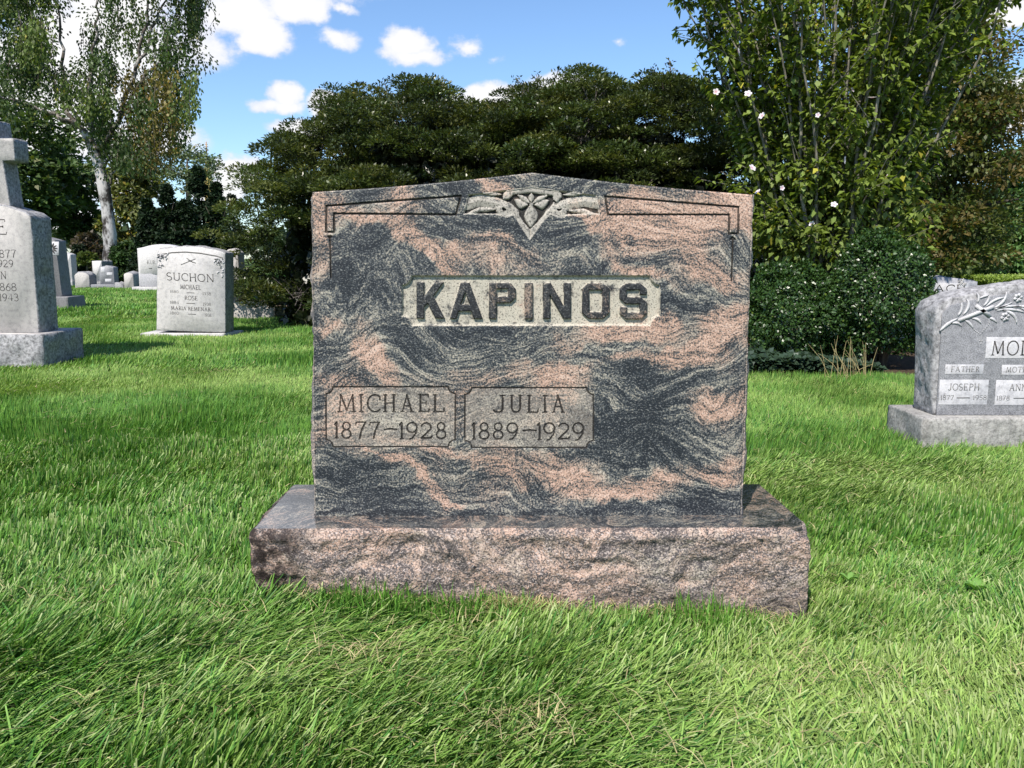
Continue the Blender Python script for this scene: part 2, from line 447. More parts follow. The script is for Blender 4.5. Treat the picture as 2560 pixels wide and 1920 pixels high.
# ------------------------------------------------------------------ lettering: strokes of a plain serif hand
def arc(cx, cy, rx, ry, a0, a1, n=16):
    t = np.radians(np.linspace(a0, a1, n))
    return list(zip(cx + rx * np.cos(t), cy + ry * np.sin(t)))
T1, T2 = 1.0, 0.5
def ser(x, y, w=.11): return ([(x - w, y), (x + w, y)], .45)
GL = {
 'A': [([(.06, 0), (.42, 1)], T2), ([(.40, 1), (.78, 0)], T1), ([(.2, .34), (.64, .34)], T2), ser(.06, 0), ser(.78, 0)],
 'B': [([(.12, 0), (.12, 1)], T1), (arc(.12, .76, .42, .24, 90, -90), .8), (arc(.12, .26, .5, .26, 90, -90), .8)],
 'C': [(arc(.46, .5, .42, .5, 48, 180), .8), (arc(.46, .5, .42, .5, 180, 312), .8), ([(.75, .86), (.75, .70)], T2)],
 'D': [([(.12, 0), (.12, 1)], T1), (arc(.12, .5, .62, .5, 90, -90, 20), .85), ser(.06, 0, .07), ser(.06, 1, .07)],
 'E': [([(.12, 0), (.12, 1)], T1), ([(.02, 1), (.62, 1), (.62, .86)], T2), ([(.12, .52), (.48, .52)], T2), ([(.48, .44), (.48, .60)], T2), ([(.02, 0), (.65, 0), (.68, .16)], T2)],
 'F': [([(.12, 0), (.12, 1)], T1), ([(.02, 1), (.62, 1), (.62, .86)], T2), ([(.12, .52), (.48, .52)], T2), ser(.12, 0)],
 'G': [(arc(.46, .5, .42, .5, 48, 180), .8), (arc(.46, .5, .42, .5, 180, 330), .8), ([(.82, .45), (.82, .1)], T1)],
 'H': [([(.12, 0), (.12, 1)], T1), ([(.72, 0), (.72, 1)], T1), ([(.12, .52), (.72, .52)], T2), ser(.12, 0), ser(.12, 1), ser(.72, 0), ser(.72, 1)],
 'I': [([(.12, 0), (.12, 1)], T1), ser(.12, 0), ser(.12, 1)],
 'J': [([(.42, 1), (.42, .2)] + arc(.24, .18, .18, .18, 0, -120, 8), T1), ([(.12, .03), (.04, .12)], T1), ser(.42, 1)],
 'K': [([(.12, 0), (.12, 1)], T1), ([(.68, 1), (.13, .42)], T2), ([(.3, .58), (.74, 0)], T1), ser(.12, 0), ser(.12, 1), ser(.66, 1), ser(.74, 0)],
 'L': [([(.12, 0), (.12, 1)], T1), ([(.02, 0), (.62, 0), (.66, .2)], T2), ser(.12, 1)],
 'M': [([(.10, 0), (.17, 1)], T2), ([(.17, 1), (.5, .08)], T1), ([(.5, .08), (.83, 1)], T2), ([(.83, 1), (.90, 0)], T1), ser(.10, 0), ser(.90, 0)],
 'N': [([(.12, 0), (.12, 1)], T2), ([(.12, 1), (.78, 0)], T1), ([(.78, 0), (.78, 1)], T2), ser(.12, 0), ser(.78, 1), ser(.08, 1, .06)],
 'O': [(arc(.46, .5, .42, .5, 0, 180), .8), (arc(.46, .5, .42, .5, 180, 360), .8)],
 'P': [([(.12, 0), (.12, 1)], T1), (arc(.12, .74, .5, .26, 90, -90), .8), ser(.12, 0)],
 'R': [([(.12, 0), (.12, 1)], T1), (arc(.12, .75, .46, .25, 90, -90), .8), ([(.3, .5), (.7, 0)], T1), ser(.12, 0)],
 'S': [(arc(.34, .75, .26, .25, 40, 270), .85), (arc(.34, .25, .29, .25, 90, -145), .85)],
 'T': [([(.38, 0), (.38, 1)], T1), ([(0, .86), (.02, 1), (.74, 1), (.76, .86)], T2), ser(.38, 0)],
 'U': [([(.12, 1), (.12, .3)] + arc(.42, .28, .30, .28, 180, 360, 14) + [(.72, 1)], .85), ser(.12, 1), ser(.72, 1)],
 '0': [(arc(.34, .5, .3, .5, 0, 180), .8), (arc(.34, .5, .3, .5, 180, 360), .8)],
 '1': [([(.2, 0), (.2, 1), (.08, .86)], T1), ser(.2, 0)],
 '2': [(arc(.32, .72, .27, .28, 165, -30, 14) + [(.06, .02)], .8), ([(.06, .02), (.58, .02), (.64, .12)], T1)],
 '3': [(arc(.3, .76, .24, .24, 150, -85, 14), .8), (arc(.3, .26, .28, .26, 90, -150, 14), .8)],
 '4': [([(.5, 0), (.5, 1), (.04, .3), (.68, .3)], .8)],
 '5': [([(.56, 1), (.16, 1), (.12, .56)] + arc(.3, .3, .28, .3, 110, -145, 14), .8)],
 '6': [([(.5, .98), (.3, .8), (.1, .45)] + arc(.33, .28, .25, .28, 170, -190, 20), .8)],
 '7': [([(.04, .84), (.06, 1), (.62, 1)], T2), ([(.62, 1), (.38, .5), (.28, 0)], T1)],
 '8': [(arc(.32, .76, .22, .24, 0, 360, 18), .75), (arc(.32, .26, .28, .26, 0, 360, 20), .8)],
 '9': [(arc(.32, .70, .27, .30, 0, 360, 20), .8), ([(.59, .68), (.54, .36), (.34, .04), (.2, 0)], .8)],
 '-': [([(0, .5), (.28, .54), (.56, .5)], .9)],
}
ADV = {c: max(p[0] for s in st for p in s[0]) + .10 for c, st in GL.items()}
ADV['I'] = .26; ADV['1'] = .36
def glyph_box(ch):
    xs = [p[0] for s in GL[ch] for p in s[0]]
    return min(xs), max(xs)

def place_text(txt, x0, x1, ybase, h, slope=0.0):
    """Strokes of a word laid between x0 and x1 (y grows upward when h > 0, downward in pixel space with h < 0)."""
    tot, pos = 0.0, []
    for ch in txt:
        if ch == ' ':
            tot += .45; continue
        a, b = glyph_box(ch)
        pos.append((ch, tot - a)); tot += (b - a) + .20
    tot -= .20
    k = (x1 - x0) / tot
    res = []
    for ch, off in pos:
        res.append((ch, [(np.array([(x0 + (off + p[0]) * k, ybase + p[1] * h + slope * (off + p[0]) * k) for p in s[0]]), s[1]) for s in GL[ch]]))
    return res

# ------------------------------------------------------------------ 2-D distance helpers
def inside(poly, X, Y):
    r = np.zeros(X.shape, bool)
    n = len(poly)
    for i in range(n):
        x1, y1 = poly[i]; x2, y2 = poly[(i + 1) % n]
        if y1 == y2: continue
        c = ((y1 > Y) != (y2 > Y)) & (X < (x2 - x1) * (Y - y1) / (y2 - y1) + x1)
        r ^= c
    return r

def dseg(pts, X, Y, closed=False):
    """Distance to a polyline."""
    d = np.full(X.shape, 1e9)
    n = len(pts)
    for i in range(n if closed else n - 1):
        ax, ay = pts[i]; bx, by = pts[(i + 1) % n]
        vx, vy = bx - ax, by - ay
        t = np.clip(((X - ax) * vx + (Y - ay) * vy) / (vx * vx + vy * vy + 1e-12), 0, 1)
        d = np.minimum(d, np.hypot(X - ax - t * vx, Y - ay - t * vy))
    return d

def window(pts, X, Y, pad):
    p = np.asarray(pts)
    return np.nonzero((X > p[:, 0].min() - pad) & (X < p[:, 0].max() + pad) & (Y > p[:, 1].min() - pad) & (Y < p[:, 1].max() + pad))

def sdf(poly, X, Y):
    """Signed distance, positive inside."""
    d = dseg(poly, X, Y, True)
    return np.where(inside(poly, X, Y), d, -d)

def notched(x0, y0, x1, y1, r, y0b=None):
    """A panel with hollow quarter-round corners (pixel space, y down)."""
    def q(cx, cy, a0, a1): return [(cx + r * math.cos(math.radians(a)), cy + r * math.sin(math.radians(a))) for a in np.linspace(a0, a1, 8)]
    return q(x0, y0, 90, 0) + q(x1, y0, 180, 90) + q(x1, y1, 270, 180) + q(x0, y1, 360, 270)

# ------------------------------------------------------------------ the main monument
def kapinos():
    root = thing('headstone', 'large swirled pink and black granite headstone carved KAPINOS on a wide rough base', 'headstone', O_MAIN)
    # ---- front face as a carved relief (all outlines in photograph pixels, cut into the plane y = Y0)
    def ytop(u):
        x = 781 + u * (1882 - 781)
        l = np.clip((x - 781) / (1329.5 - 781), 0, 1); r = np.clip((x - 1329.5) / (1882 - 1329.5), 0, 1)
        yl = 479.5 + (431 - 479.5) * l + 4.5 * np.sin(np.pi * l)
        yr = 431 + (486 - 431) * r + 4.0 * np.sin(np.pi * r)
        return np.where(x < 1329.5, yl, yr)
    NX = 760
    vs_ = np.concatenate([np.arange(0, .335, .00175), np.arange(.335, .452, .0016), np.arange(.452, .594, .0125), np.arange(.594, .806, .00165), np.linspace(.806, 1, 16)])
    us_ = np.linspace(0, 1, NX)
    def pix(U, Vv):
        xl = 781 + (788.5 - 781) * Vv; xr = 1882 + (1852 - 1882) * Vv
        px = xl + (xr - xl) * U
        yb = 1291.5 + 2.5 * U
        yt = ytop(U)
        return px, yt + (yb - yt) * Vv
    panel = notched(1004, 688.5, 1651, 815, 24)
    L = {
     'K': [[(1041, 706), (1060, 706), (1060, 742), (1087, 706), (1109, 706), (1083, 741), (1111, 796), (1088, 796), (1069, 758), (1060, 768), (1060, 796), (1041, 796)]],
     'A': [[(1152, 707), (1173, 707), (1206, 797), (1184, 797), (1178, 778), (1147, 778), (1141, 797), (1125, 797)], [(1152, 762), (1174, 762), (1163, 730)]],
     'P': [[(1223, 708), (1275, 708), (1289, 722), (1289, 744), (1276, 757), (1241, 757), (1241, 797), (1223, 797)], [(1241, 722), (1270, 722), (1270, 742), (1241, 742)]],
     'I': [[(1312, 708), (1332, 708), (1332, 797), (1312, 797)]],
     'N': [[(1358, 708), (1377, 708), (1410, 766), (1410, 708), (1427, 708), (1427, 797), (1409, 797), (1375, 738), (1375, 797), (1358, 797)]],
     'O': [[(1471, 709), (1508, 709), (1524, 722), (1524, 783), (1508, 797), (1471, 797), (1456, 783), (1456, 722)], [(1473, 725), (1506, 725), (1506, 781), (1473, 781)]],
     'S': [[(1565, 709), (1602, 709), (1617, 722), (1617, 737), (1600, 737), (1600, 725), (1567, 725), (1567, 744), (1603, 744), (1618, 757), (1618, 784), (1603, 798), (1564, 798), (1550, 784), (1550, 768),
            (1568, 768), (1568, 782), (1600, 782), (1600, 760), (1564, 760), (1550, 747), (1550, 722)]],
    }
    order = 'KAPINOS'
    dp = [notched(815.5, 967.5, 1138, 1117, 17), notched(1162.5, 969.5, 1483.5, 1119, 17)]
    def words_px(spec):                       # (char, x0, x1) boxes, baseline, height
        res = []
        for ch, a, b, yb, h in spec:
            gx0, gx1 = glyph_box(ch)
            k = (b - a) / max(gx1 - gx0, .12)
            res.append((ch, [(np.array([(a + (p[0] - gx0) * k, yb - p[1] * h) for p in s[0]]), s[1]) for s in GL[ch]]))
        return res
    c3 = lambda ch, a, b, yb, h: (ch, 760 + .36166 * a, 760 + .36166 * b, yb, h)
    txt = [[c3(*t) for t in [('M', 232, 358, 1029.5, 42), ('I', 382, 408, 1029.5, 42), ('C', 440, 525, 1029.5, 42), ('H', 552, 632, 1029.5, 42), ('A', 670, 755, 1029.5, 42), ('E', 795, 866, 1029.5, 42), ('L', 893, 970, 1029.5, 42)]],
           [c3(*t) for t in [('1', 214, 238, 1095, 39), ('8', 262, 324, 1096, 40), ('7', 358, 425, 1096, 40), ('7', 455, 520, 1096, 40), ('-', 556, 638, 1096, 44), ('1', 662, 686, 1097, 40), ('9', 712, 780, 1098, 41), ('2', 812, 885, 1096, 38), ('8', 917, 980, 1097, 40)]],
           [c3(*t) for t in [('J', 1312, 1390, 1031, 42), ('U', 1425, 1506, 1031, 42), ('L', 1545, 1620, 1031, 42), ('I', 1652, 1680, 1031, 42), ('A', 1715, 1800, 1031, 42)]],
           [c3(*t) for t in [('1', 1165, 1187, 1098, 40), ('8', 1213, 1278, 1098, 40), ('8', 1311, 1375, 1098, 40), ('9', 1406, 1475, 1099, 41), ('-', 1516, 1604, 1099, 44), ('1', 1616, 1640, 1099, 41), ('9', 1660, 1732, 1101, 43), ('2', 1762, 1835, 1098, 39), ('9', 1860, 1932, 1101, 43)]]]
    engraved = [w for t in txt for w in words_px(t)]
    grooves = [([(815.6, 580), (815.6, 515), (1152, 490), (1139.8, 536.6), (835.4, 534), (835.4, 580)], True, 3.1),
               ([(1513, 491), (1846.7, 517.6), (1845.4, 584), (1822.3, 584), (1823, 536.6), (1520, 536.6)], True, 2.9),
               ([(825, 590), (827, 694)], False, 2.2), ([(1832, 594), (1828.6, 703)], False, 2.2),
               ([(819, 590.5), (830, 590.5), (825, 597), (824, 597)], True, 1.6), ([(1826, 599), (1838, 599), (1832, 592)], True, 1.8)]
    kx = lambda a: 1150 + a * .16727
    ky = lambda b: 440 + b * .16727
    kp = lambda pts: [(kx(a), ky(b)) for a, b in pts]
    carve = kp([(40, 575), (120, 275), (640, 215), (1070, 152), (1530, 220), (2040, 285), (2100, 575), (1600, 590), (1560, 618), (1480, 625), (1350, 580), (1250, 680), (1140, 830), (1045, 965),
                (960, 840), (860, 680), (790, 590), (700, 622), (610, 600), (560, 580)])
    # flats of the carving that stay near the surface
    flats = [kp([(640, 300), (650, 250), (700, 215), (1070, 160), (1480, 222), (1520, 260), (1525, 320), (1440, 420), (1400, 400), (1390, 300), (1060, 250), (800, 275), (740, 350), (640, 350)]),
             kp([(530, 450), (620, 440), (720, 400), (800, 460), (960, 700), (1050, 800), (1045, 955), (960, 830), (860, 670), (795, 585), (700, 615), (610, 595), (545, 540)]),
             kp([(1600, 480), (1500, 470), (1400, 400), (1340, 470), (1150, 700), (1055, 790), (1048, 955), (1140, 820), (1250, 670), (1345, 575), (1480, 618), (1560, 605), (1600, 560)])]
    horns = [(kp([(100, 420), (300, 360), (520, 400), (700, 470), (800, 560)]), 17), (kp([(2050, 400), (1850, 370), (1650, 410), (1480, 470), (1360, 560)]), 17)]
    leaves = [(kp([(115, 565), (300, 500), (515, 500)]), 6.5), (kp([(1640, 520), (1850, 525), (2020, 572)]), 6.5), (kp([(350, 262), (500, 272), (620, 275)]), 5.0), (kp([(1545, 280), (1680, 275), (1820, 270)]), 5.0),
              (kp([(870, 285), (960, 340), (1040, 400)]), 6.5), (kp([(1300, 295), (1190, 340), (1095, 400)]), 6.5), (kp([(1068, 265), (1068, 320), (1068, 385)]), 7.5),
              (kp([(830, 360), (930, 440), (1000, 430)]), 10), (kp([(1320, 370), (1210, 440), (1130, 430)]), 10),
              (kp([(1065, 450), (1065, 560), (1060, 740)]), 17)]
    pits = [kp([(625, 475), (665, 475), (700, 515), (640, 520)]), kp([(1450, 490), (1530, 490), (1500, 520), (1460, 520)]), kp([(690, 385), (750, 325), (770, 340), (710, 395)]), kp([(1370, 365), (1410, 355), (1450, 400), (1430, 410)])]
    def relief(px, py, want_region):
        D = np.zeros(px.shape); R = np.zeros(px.shape, int)
        # recessed name panel
        w = window(panel, px, py, 12)
        s = sdf(panel, px[w], py[w])
        D[w] = np.where(s > 0, np.minimum(s * 2.2, 8.5), 0)
        R[w] = np.where(s > 0, 1, 0)
        for i, ch in enumerate(order):
            outer = L[ch][0]
            w = window(outer, px, py, 6)
            s = sdf(outer, px[w], py[w])
            for hole in L[ch][1:]:
                s = np.minimum(s, -sdf(hole, px[w], py[w]))
            dd = np.clip(1.2 - s * 1.6, 1.2 - 2.2, 8.5)
            dd = np.where(s > 0, np.clip(1.6 - s * .8, .5, 8.5), np.clip(1.6 - s * 9.0, .5, 8.5))
            D[w] = np.minimum(D[w], dd)
            R[w] = np.where(s > -.6, 10 + i, R[w])
        for i, p in enumerate(dp):
            w = window(p, px, py, 8)
            s = sdf(p, px[w], py[w])
            D[w] = np.maximum(D[w], np.where(s > 0, .6, 0))
            g_ = np.clip(1 - np.abs(s) / 2.3, 0, 1)
            D[w] = np.maximum(D[w], g_ * 3.2)
            R[w] = np.where(s > 2.0, 2 + i, np.where(np.abs(s) <= 2.0, 4, R[w]))
        for i, (ch, strokes) in enumerate(engraved):
            for pts, k in strokes:
                hw = (1.25 + 1.55 * k)
                w = window(pts, px, py, 6)
                if not len(w[0]): continue
                d = dseg(pts, px[w], py[w])
                D[w] = np.maximum(D[w], np.clip((hw - d) / hw, 0, 1) * (2.6 + 1.2 * k))
                R[w] = np.where(d < hw * .92, 20 + i, R[w])
        for i, (pts, cl, hw) in enumerate(grooves):
            w = window(pts, px, py, 6)
            d = dseg(pts, px[w], py[w], cl)
            D[w] = np.maximum(D[w], np.clip((hw - d) / (hw * .6), 0, 1) * 4.0)
            R[w] = np.where(d < hw * .9, 100 + i, R[w])
        w = window(carve, px, py, 8)
        X, Yp = px[w], py[w]
        s = sdf(carve, X, Yp)
        depth = np.clip(s * 2.0, 0, 8.5)
        lift = np.zeros_like(depth)
        for f in flats:
            sf = sdf(f, X, Yp)
            lift = np.maximum(lift, np.clip(sf * 1.2 + .5, 0, 1) * np.clip(4.5 + sf * .5, 0, 6.6))
        for pts, hw in horns:
            d = dseg(pts, X, Yp)
            lift = np.maximum(lift, np.clip(1 - d / hw, 0, 1) ** .6 * 6.0)
        for pts, hw in leaves:
            P_ = np.array(pts); a, b = P_[0], P_[-1]
            v = b - a; tt = np.clip(((X - a[0]) * v[0] + (Yp - a[1]) * v[1]) / (v @ v), 0, 1)
            wdt = hw * np.sin(np.pi * (tt * .86 + .07)) ** .8
            d = dseg(pts, X, Yp)
            lift = np.maximum(lift, np.where(d < wdt, np.sqrt(np.clip(1 - (d / (wdt + 1e-6)) ** 2, 0, 1)) * 5.2 + 1.4, 0))
        d = np.hypot(X - kx(1068), Yp - ky(428))
        lift = np.maximum(lift, np.sqrt(np.clip(1 - (d / 6.0) ** 2, 0, 1)) * 7.6)
        depth = np.maximum(depth - lift, 0)
        for p in pits:
            depth = np.where(inside(p, X, Yp), 7.0, depth)
        D[w] = np.where(s > 0, depth, D[w])
        R[w] = np.where(s > 0, 5, R[w])
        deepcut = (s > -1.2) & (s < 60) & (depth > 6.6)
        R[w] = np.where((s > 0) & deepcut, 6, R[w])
        return R if want_region else D
    U, Vv = np.meshgrid(us_, vs_)
    px, py = pix(U, Vv)
    D = relief(px, py, False) * 1e-3
    P = at_y(px, py, Y0) - O_MAIN
    P[..., 1] += D
    # slightly eased, chipped arris
    e = np.minimum(np.minimum(U, 1 - U) * 1.05, np.minimum(Vv, 1 - Vv) * .85)
    P[..., 1] += np.clip(.0045 - e, 0, 1) ** 2 * 120
    a = np.arange(px.size).reshape(px.shape)
    Q = np.stack([a[:-1, :-1], a[1:, :-1], a[1:, 1:], a[:-1, 1:]], -1).reshape(-1, 4)
    cpx = (px[:-1, :-1] + px[1:, 1:]) / 2; cpy = (py[:-1, :-1] + py[1:, 1:]) / 2
    R = relief(cpx, cpy, True).reshape(-1)
    Pf = P.reshape(-1, 3)
    def sub(name, ids, mat, parent, label=None, smooth=False):
        q = Q[np.isin(R, ids)]
        if not len(q): return None
        idx, inv = np.unique(q, return_inverse=True)
        o = mesh(name, Pf[idx], inv.reshape(q.shape).astype(np.int32), mat, parent, smooth)
        if label: o['label'] = label
        return o
    # ---- the body behind the face: rock-pitched sides and back
    tl = np.linspace(0, 1, 90)
    left = np.stack(pix(np.zeros(90), tl), -1); right = np.stack(pix(np.ones(90), tl), -1)
    ut = np.linspace(0, 1, 160)
    top = np.stack(pix(ut, np.zeros(160)), -1); bot = np.stack(pix(ut, np.ones(160)), -1)
    loop = np.concatenate([left[::-1][:-1], top[:-1], right[:-1], bot[::-1][:-1]])      # from bottom left, clockwise
    LP = at_y(loop[:, 0], loop[:, 1], Y0) - O_MAIN
    n = len(LP)
    nl, nt, nr = 89, 159, 89
    side = np.zeros((n, 3)); side[:nl, 0] = -1; side[nl:nl + nt, 2] = 1; side[nl + nt:nl + nt + nr, 0] = 1; side[nl + nt + nr:, 2] = -1
    amt = np.zeros(n); amt[:nl] = 1; amt[nl + nt:nl + nt + nr] = 1
    DEP = 0.235
    ks = np.concatenate([[0, .004, .012], np.linspace(.025, .975, 24), [1.0]])
    rows = []
    for k in ks:
        prof = math.sin(math.pi * min(max(k * 1.02, 0), 1)) ** .55
        nz = fbm(LP[:, 0] * 0 + k * DEP, LP[:, 2], LP[:, 0], s=11, o=5, seed=8, gain=.55)
        off = amt * prof * (0.016 + 0.030 * nz) + amt * .004 * fbm(LP[:, 2], LP[:, 0] + k, s=60, o=2, seed=2) * (k > 0)
        row = LP + side * off[:, None]
        row[:, 1] = k * DEP + (.0024 if k == 0 else 0)
        if k == 0: row[:, 1] = 0.0024
        rows.append(row)
    V = np.concatenate(rows)
    K = len(ks)
    Fc = [[i * n + j, i * n + (j + 1) % n, (i + 1) * n + (j + 1) % n, (i + 1) * n + j] for i in range(K - 1) for j in range(n)]
    Fc.append([(K - 1) * n + j for j in range(n)])
    tablet = mesh('tablet', V, Fc, M_ROUGH, root)
    sub('carved_face', [0], M_STONE, tablet)
    sub('name_panel', [1], M_FROST, tablet, 'pale pecked sunken panel behind the raised name')
    for i, ch in enumerate(order):
        sub('raised_letter', [10 + i], M_LETTER, tablet)
    sub('date_panel', [2], M_DATE, tablet, 'honed panel reading MICHAEL 1877-1928')
    sub('date_panel', [3], M_DATE, tablet, 'honed panel reading JULIA 1889-1929')
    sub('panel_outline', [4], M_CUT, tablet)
    for i in range(len(engraved)):
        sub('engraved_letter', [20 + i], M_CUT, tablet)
    for i in range(len(grooves)):
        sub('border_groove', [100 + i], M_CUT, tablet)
    sub('flower_carving', [5], M_CARVE, tablet, 'lily blossom between scrolls carved in the peak')
    sub('carving_shade_recess', [6], M_CUT, tablet)  # deepest cuts coloured dark: painted shade together with patina
    # ---- base: sawn top, rock-pitched sides
    zt = ZB
    x0 = at_z(641, 1316, zt)[0] - O_MAIN[0]; x1 = at_z(2027, 1322, zt)[0] - O_MAIN[0]
    y0 = at_z(1300, 1320, zt)[1] - O_MAIN[1]; y1 = at_z(1300, 1211, zt)[1] - O_MAIN[1]
    nx, ny = 420, 110
    fx = np.linspace(x0, x1, nx); fy = np.linspace(y0, y1, ny)
    LPb = np.concatenate([np.stack([fx[:-1], np.full(nx - 1, y0)], -1), np.stack([np.full(ny - 1, x1), fy[:-1]], -1),
                          np.stack([fx[::-1][:-1], np.full(nx - 1, y1)], -1), np.stack([np.full(ny - 1, x0), fy[::-1][:-1]], -1)])
    nrm = np.concatenate([np.tile((0, -1), (nx - 1, 1)), np.tile((1, 0), (ny - 1, 1)), np.tile((0, 1), (nx - 1, 1)), np.tile((-1, 0), (ny - 1, 1))]).astype(float)
    kk = np.arange(len(nrm))
    for c in (0, nx - 1, nx + ny - 2, 2 * nx + ny - 3):           # round the corners' normals
        for dlt in range(-5, 6):
            j = (c + dlt) % len(nrm)
            w = .5 + dlt / 10.0
            nrm[j] = nrm[(c - 7) % len(nrm)] * (1 - w) + nrm[(c + 7) % len(nrm)] * w
    zs = np.concatenate([[zt, zt - .003], np.linspace(zt - .008, -.06, 46)])
    rows = []
    for z in zs:
        s_ = (zt - z) / (zt + .06)
        prof = np.clip(s_ / .07, 0, 1) ** .6
        nzv = fbm(LPb[:, 0], np.full(len(LPb), z) * 1.7, LPb[:, 1], s=6.5, o=2, seed=21)
        scoop = np.abs(fbm(LPb[:, 0], np.full(len(LPb), z) * 2.2, LPb[:, 1], s=10, o=4, seed=31, gain=.55))
        fin = fbm(LPb[:, 0], np.full(len(LPb), z), LPb[:, 1], s=70, o=3, seed=5)
        off = prof * (.018 + .026 * nzv - .020 * scoop + .009 * fin) * (1 - .25 * s_)
        row = np.stack([LPb[:, 0] + nrm[:, 0] * off, LPb[:, 1] + nrm[:, 1] * off, np.full(len(LPb), z)], -1)
        # chipped upper right corner
        chip = np.clip(1 - np.hypot(row[:, 0] - x1, row[:, 1] - y0) / .05, 0, 1) * (1 - np.clip(s_ / .25, 0, 1))
        row[:, 2] -= chip * .020
        row[:, 0] -= chip * .014
        rows.append(row)
    V = np.concatenate(rows)
    n = len(LPb); K = len(zs)
    a = np.arange(K * n).reshape(K, n); b = np.roll(a, -1, 1)
    Fc = np.stack([a[:-1], a[1:], b[1:], b[:-1]], -1).reshape(-1, 4)
    base = mesh('base', V, Fc, M_BASE, root)
    mesh('sawn_top', rows[0], [list(range(n))], M_BTOP, base)
    FOOT.append((x0 + O_MAIN[0] - .015, x1 + O_MAIN[0] + .015, y0 + Y0 - .012, y1 + Y0 + .02))
    # mortar line between tablet and base
    mb = MB(); mb.box(LP[:, 0].min() + .02, LP[:, 0].max() - .045, .006, DEP - .02, zt - .001, LP[:, 2].min() + .004)
    mb.build('mortar_bed', plain('dark_mortar', (0.05, 0.04, 0.035)), root)
    return root
kapinos()

# ------------------------------------------------------------------ other stones
def resample(poly, step):
    poly = np.asarray(poly, float)
    out = []
    for i in range(len(poly)):
        a, b = poly[i], poly[(i + 1) % len(poly)]
        k = max(1, int(np.linalg.norm(b - a) / step))
        for j in range(k):
            out.append(a + (b - a) * j / k)
    return np.array(out)

def loop_normals(P):
    t = np.roll(P, -1, 0) - np.roll(P, 1, 0)
    nn = np.stack([t[:, 1], -t[:, 0]], -1)
    nn /= np.linalg.norm(nn, axis=1)[:, None] + 1e-9
    return nn

def slab(name, poly, depth, mat, parent, bulge=.0, rough=.0, step=.03, layers=10, axis='y', seed=0, face_mat=None, ease=.004, hold=None, y0=0.0):
    """A stone slab: outline in x-z pushed back along y (axis 'y'), or outline in x-y raised along z (axis 'z').
    The rim between the two flat faces bulges and is broken by noise."""
    P = resample(poly, step)
    area = .5 * np.sum(P[:, 0] * np.roll(P[:, 1], -1) - np.roll(P[:, 0], -1) * P[:, 1])
    if area < 0: P = P[::-1]
    nn = loop_normals(P)
    wgt = np.ones(len(P)) if hold is None else np.array([hold(p) for p in P])
    rows = []
    ks = np.concatenate([[0, min(.03, .3 / layers)], np.linspace(.08, .92, layers), [.97, 1]])
    for k in ks:
        prof = np.clip(math.sin(math.pi * k), 0, 1) ** .5
        nz = fbm(P[:, 0], P[:, 1], np.full(len(P), k * depth), s=7, o=5, seed=seed, gain=.58)
        off = wgt * (prof * (bulge + rough * nz)) - (ease if k in (0, 1) else 0)
        q = P + nn * off[:, None]
        d = np.full(len(P), y0 + k * depth)
        rows.append(np.stack([q[:, 0], d, q[:, 1]], -1) if axis == 'y' else np.stack([q[:, 0], q[:, 1], d], -1))
    n, K = len(P), len(ks)
    V = np.concatenate(rows)
    a = np.arange(K * n).reshape(K, n); b = np.roll(a, -1, 1)
    Fc = [list(f) for f in np.stack([a[:-1], b[:-1], b[1:], a[1:]], -1).reshape(-1, 4)]
    caps = [list(range(n))[::-1], [(K - 1) * n + j for j in range(n)]]
    if axis == 'y': Fc = [f[::-1] for f in Fc]; caps = [c[::-1] for c in caps]
    o = mesh(name, V, Fc + caps, mat, parent)
    if face_mat is not None:
        o.data.materials.append(face_mat)
        o.data.polygons[len(Fc) + (0 if axis == 'y' else 1)].material_index = 1
    return o

def ribbon(pts, w0, y0, y1):
    """Raised or inlaid stroke: polyline in x-z as a thin bar from y0 to y1."""
    P = np.asarray(pts, float)
    t = np.gradient(P, axis=0); t /= np.linalg.norm(t, axis=1)[:, None] + 1e-9
    nn = np.stack([-t[:, 1], t[:, 0]], -1)
    w = np.broadcast_to(np.asarray(w0, float), (len(P),))[:, None]
    a, b = P + nn * w, P - nn * w
    n = len(P)
    V = [(x, y, z) for y in (y0, y1) for pl in (a, b) for x, z in pl]
    Fc = []
    for i in range(n - 1):
        Fc += [(i, i + 1, n + i + 1, n + i), (2 * n + i, 3 * n + i, 3 * n + i + 1, 2 * n + i + 1), (i, 2 * n + i, 2 * n + i + 1, i + 1), (n + i, n + i + 1, 3 * n + i + 1, 3 * n + i)]
    Fc += [(0, n, 3 * n, 2 * n), (n - 1, 3 * n - 1, 4 * n - 1, 2 * n - 1)]
    return V, Fc

def inscription(txt, x0, x1, zb, h, parent, mat, wt=.055, y=-.0006, per_letter=False, name='letter', slope=0.0):
    hw = abs(h) * wt
    mb = MB()
    for ch, strokes in place_text(txt, x0, x1, zb, h, slope):
        if per_letter: mb = MB()
        for pts, k in strokes:
            mb.add(*ribbon(pts, hw * (.35 + .65 * k), y, .004))
        if per_letter: mb.build(name, mat, parent)
    if not per_letter: return mb.build(name, mat, parent)

def top_profile(xl, xr, zb, zt, style, rise=0.06, xlb=None, xrb=None):
    xlb = xl if xlb is None else xlb; xrb = xr if xrb is None else xrb
    c, h = (xl + xr) / 2, (xr - xl) / 2
    t = np.linspace(-1, 1, 17)
    if style == 'flat': z = np.zeros(17)
    elif style == 'serp': z = rise * (np.cos(t * math.pi * .5) ** 1.2) + .0
    elif style == 'oval': z = rise * np.sqrt(1 - (t * .98) ** 2)
    elif style == 'peak': z = rise * (1 - np.abs(t))
    elif style == 'slopeR': z = -rise * np.clip((t + .2) / 1.2, 0, 1) ** 2
    topp = [(c + h * a, zt + b) for a, b in zip(t, z)]
    return [(xlb, zb)] + topp + [(xrb, zb)]

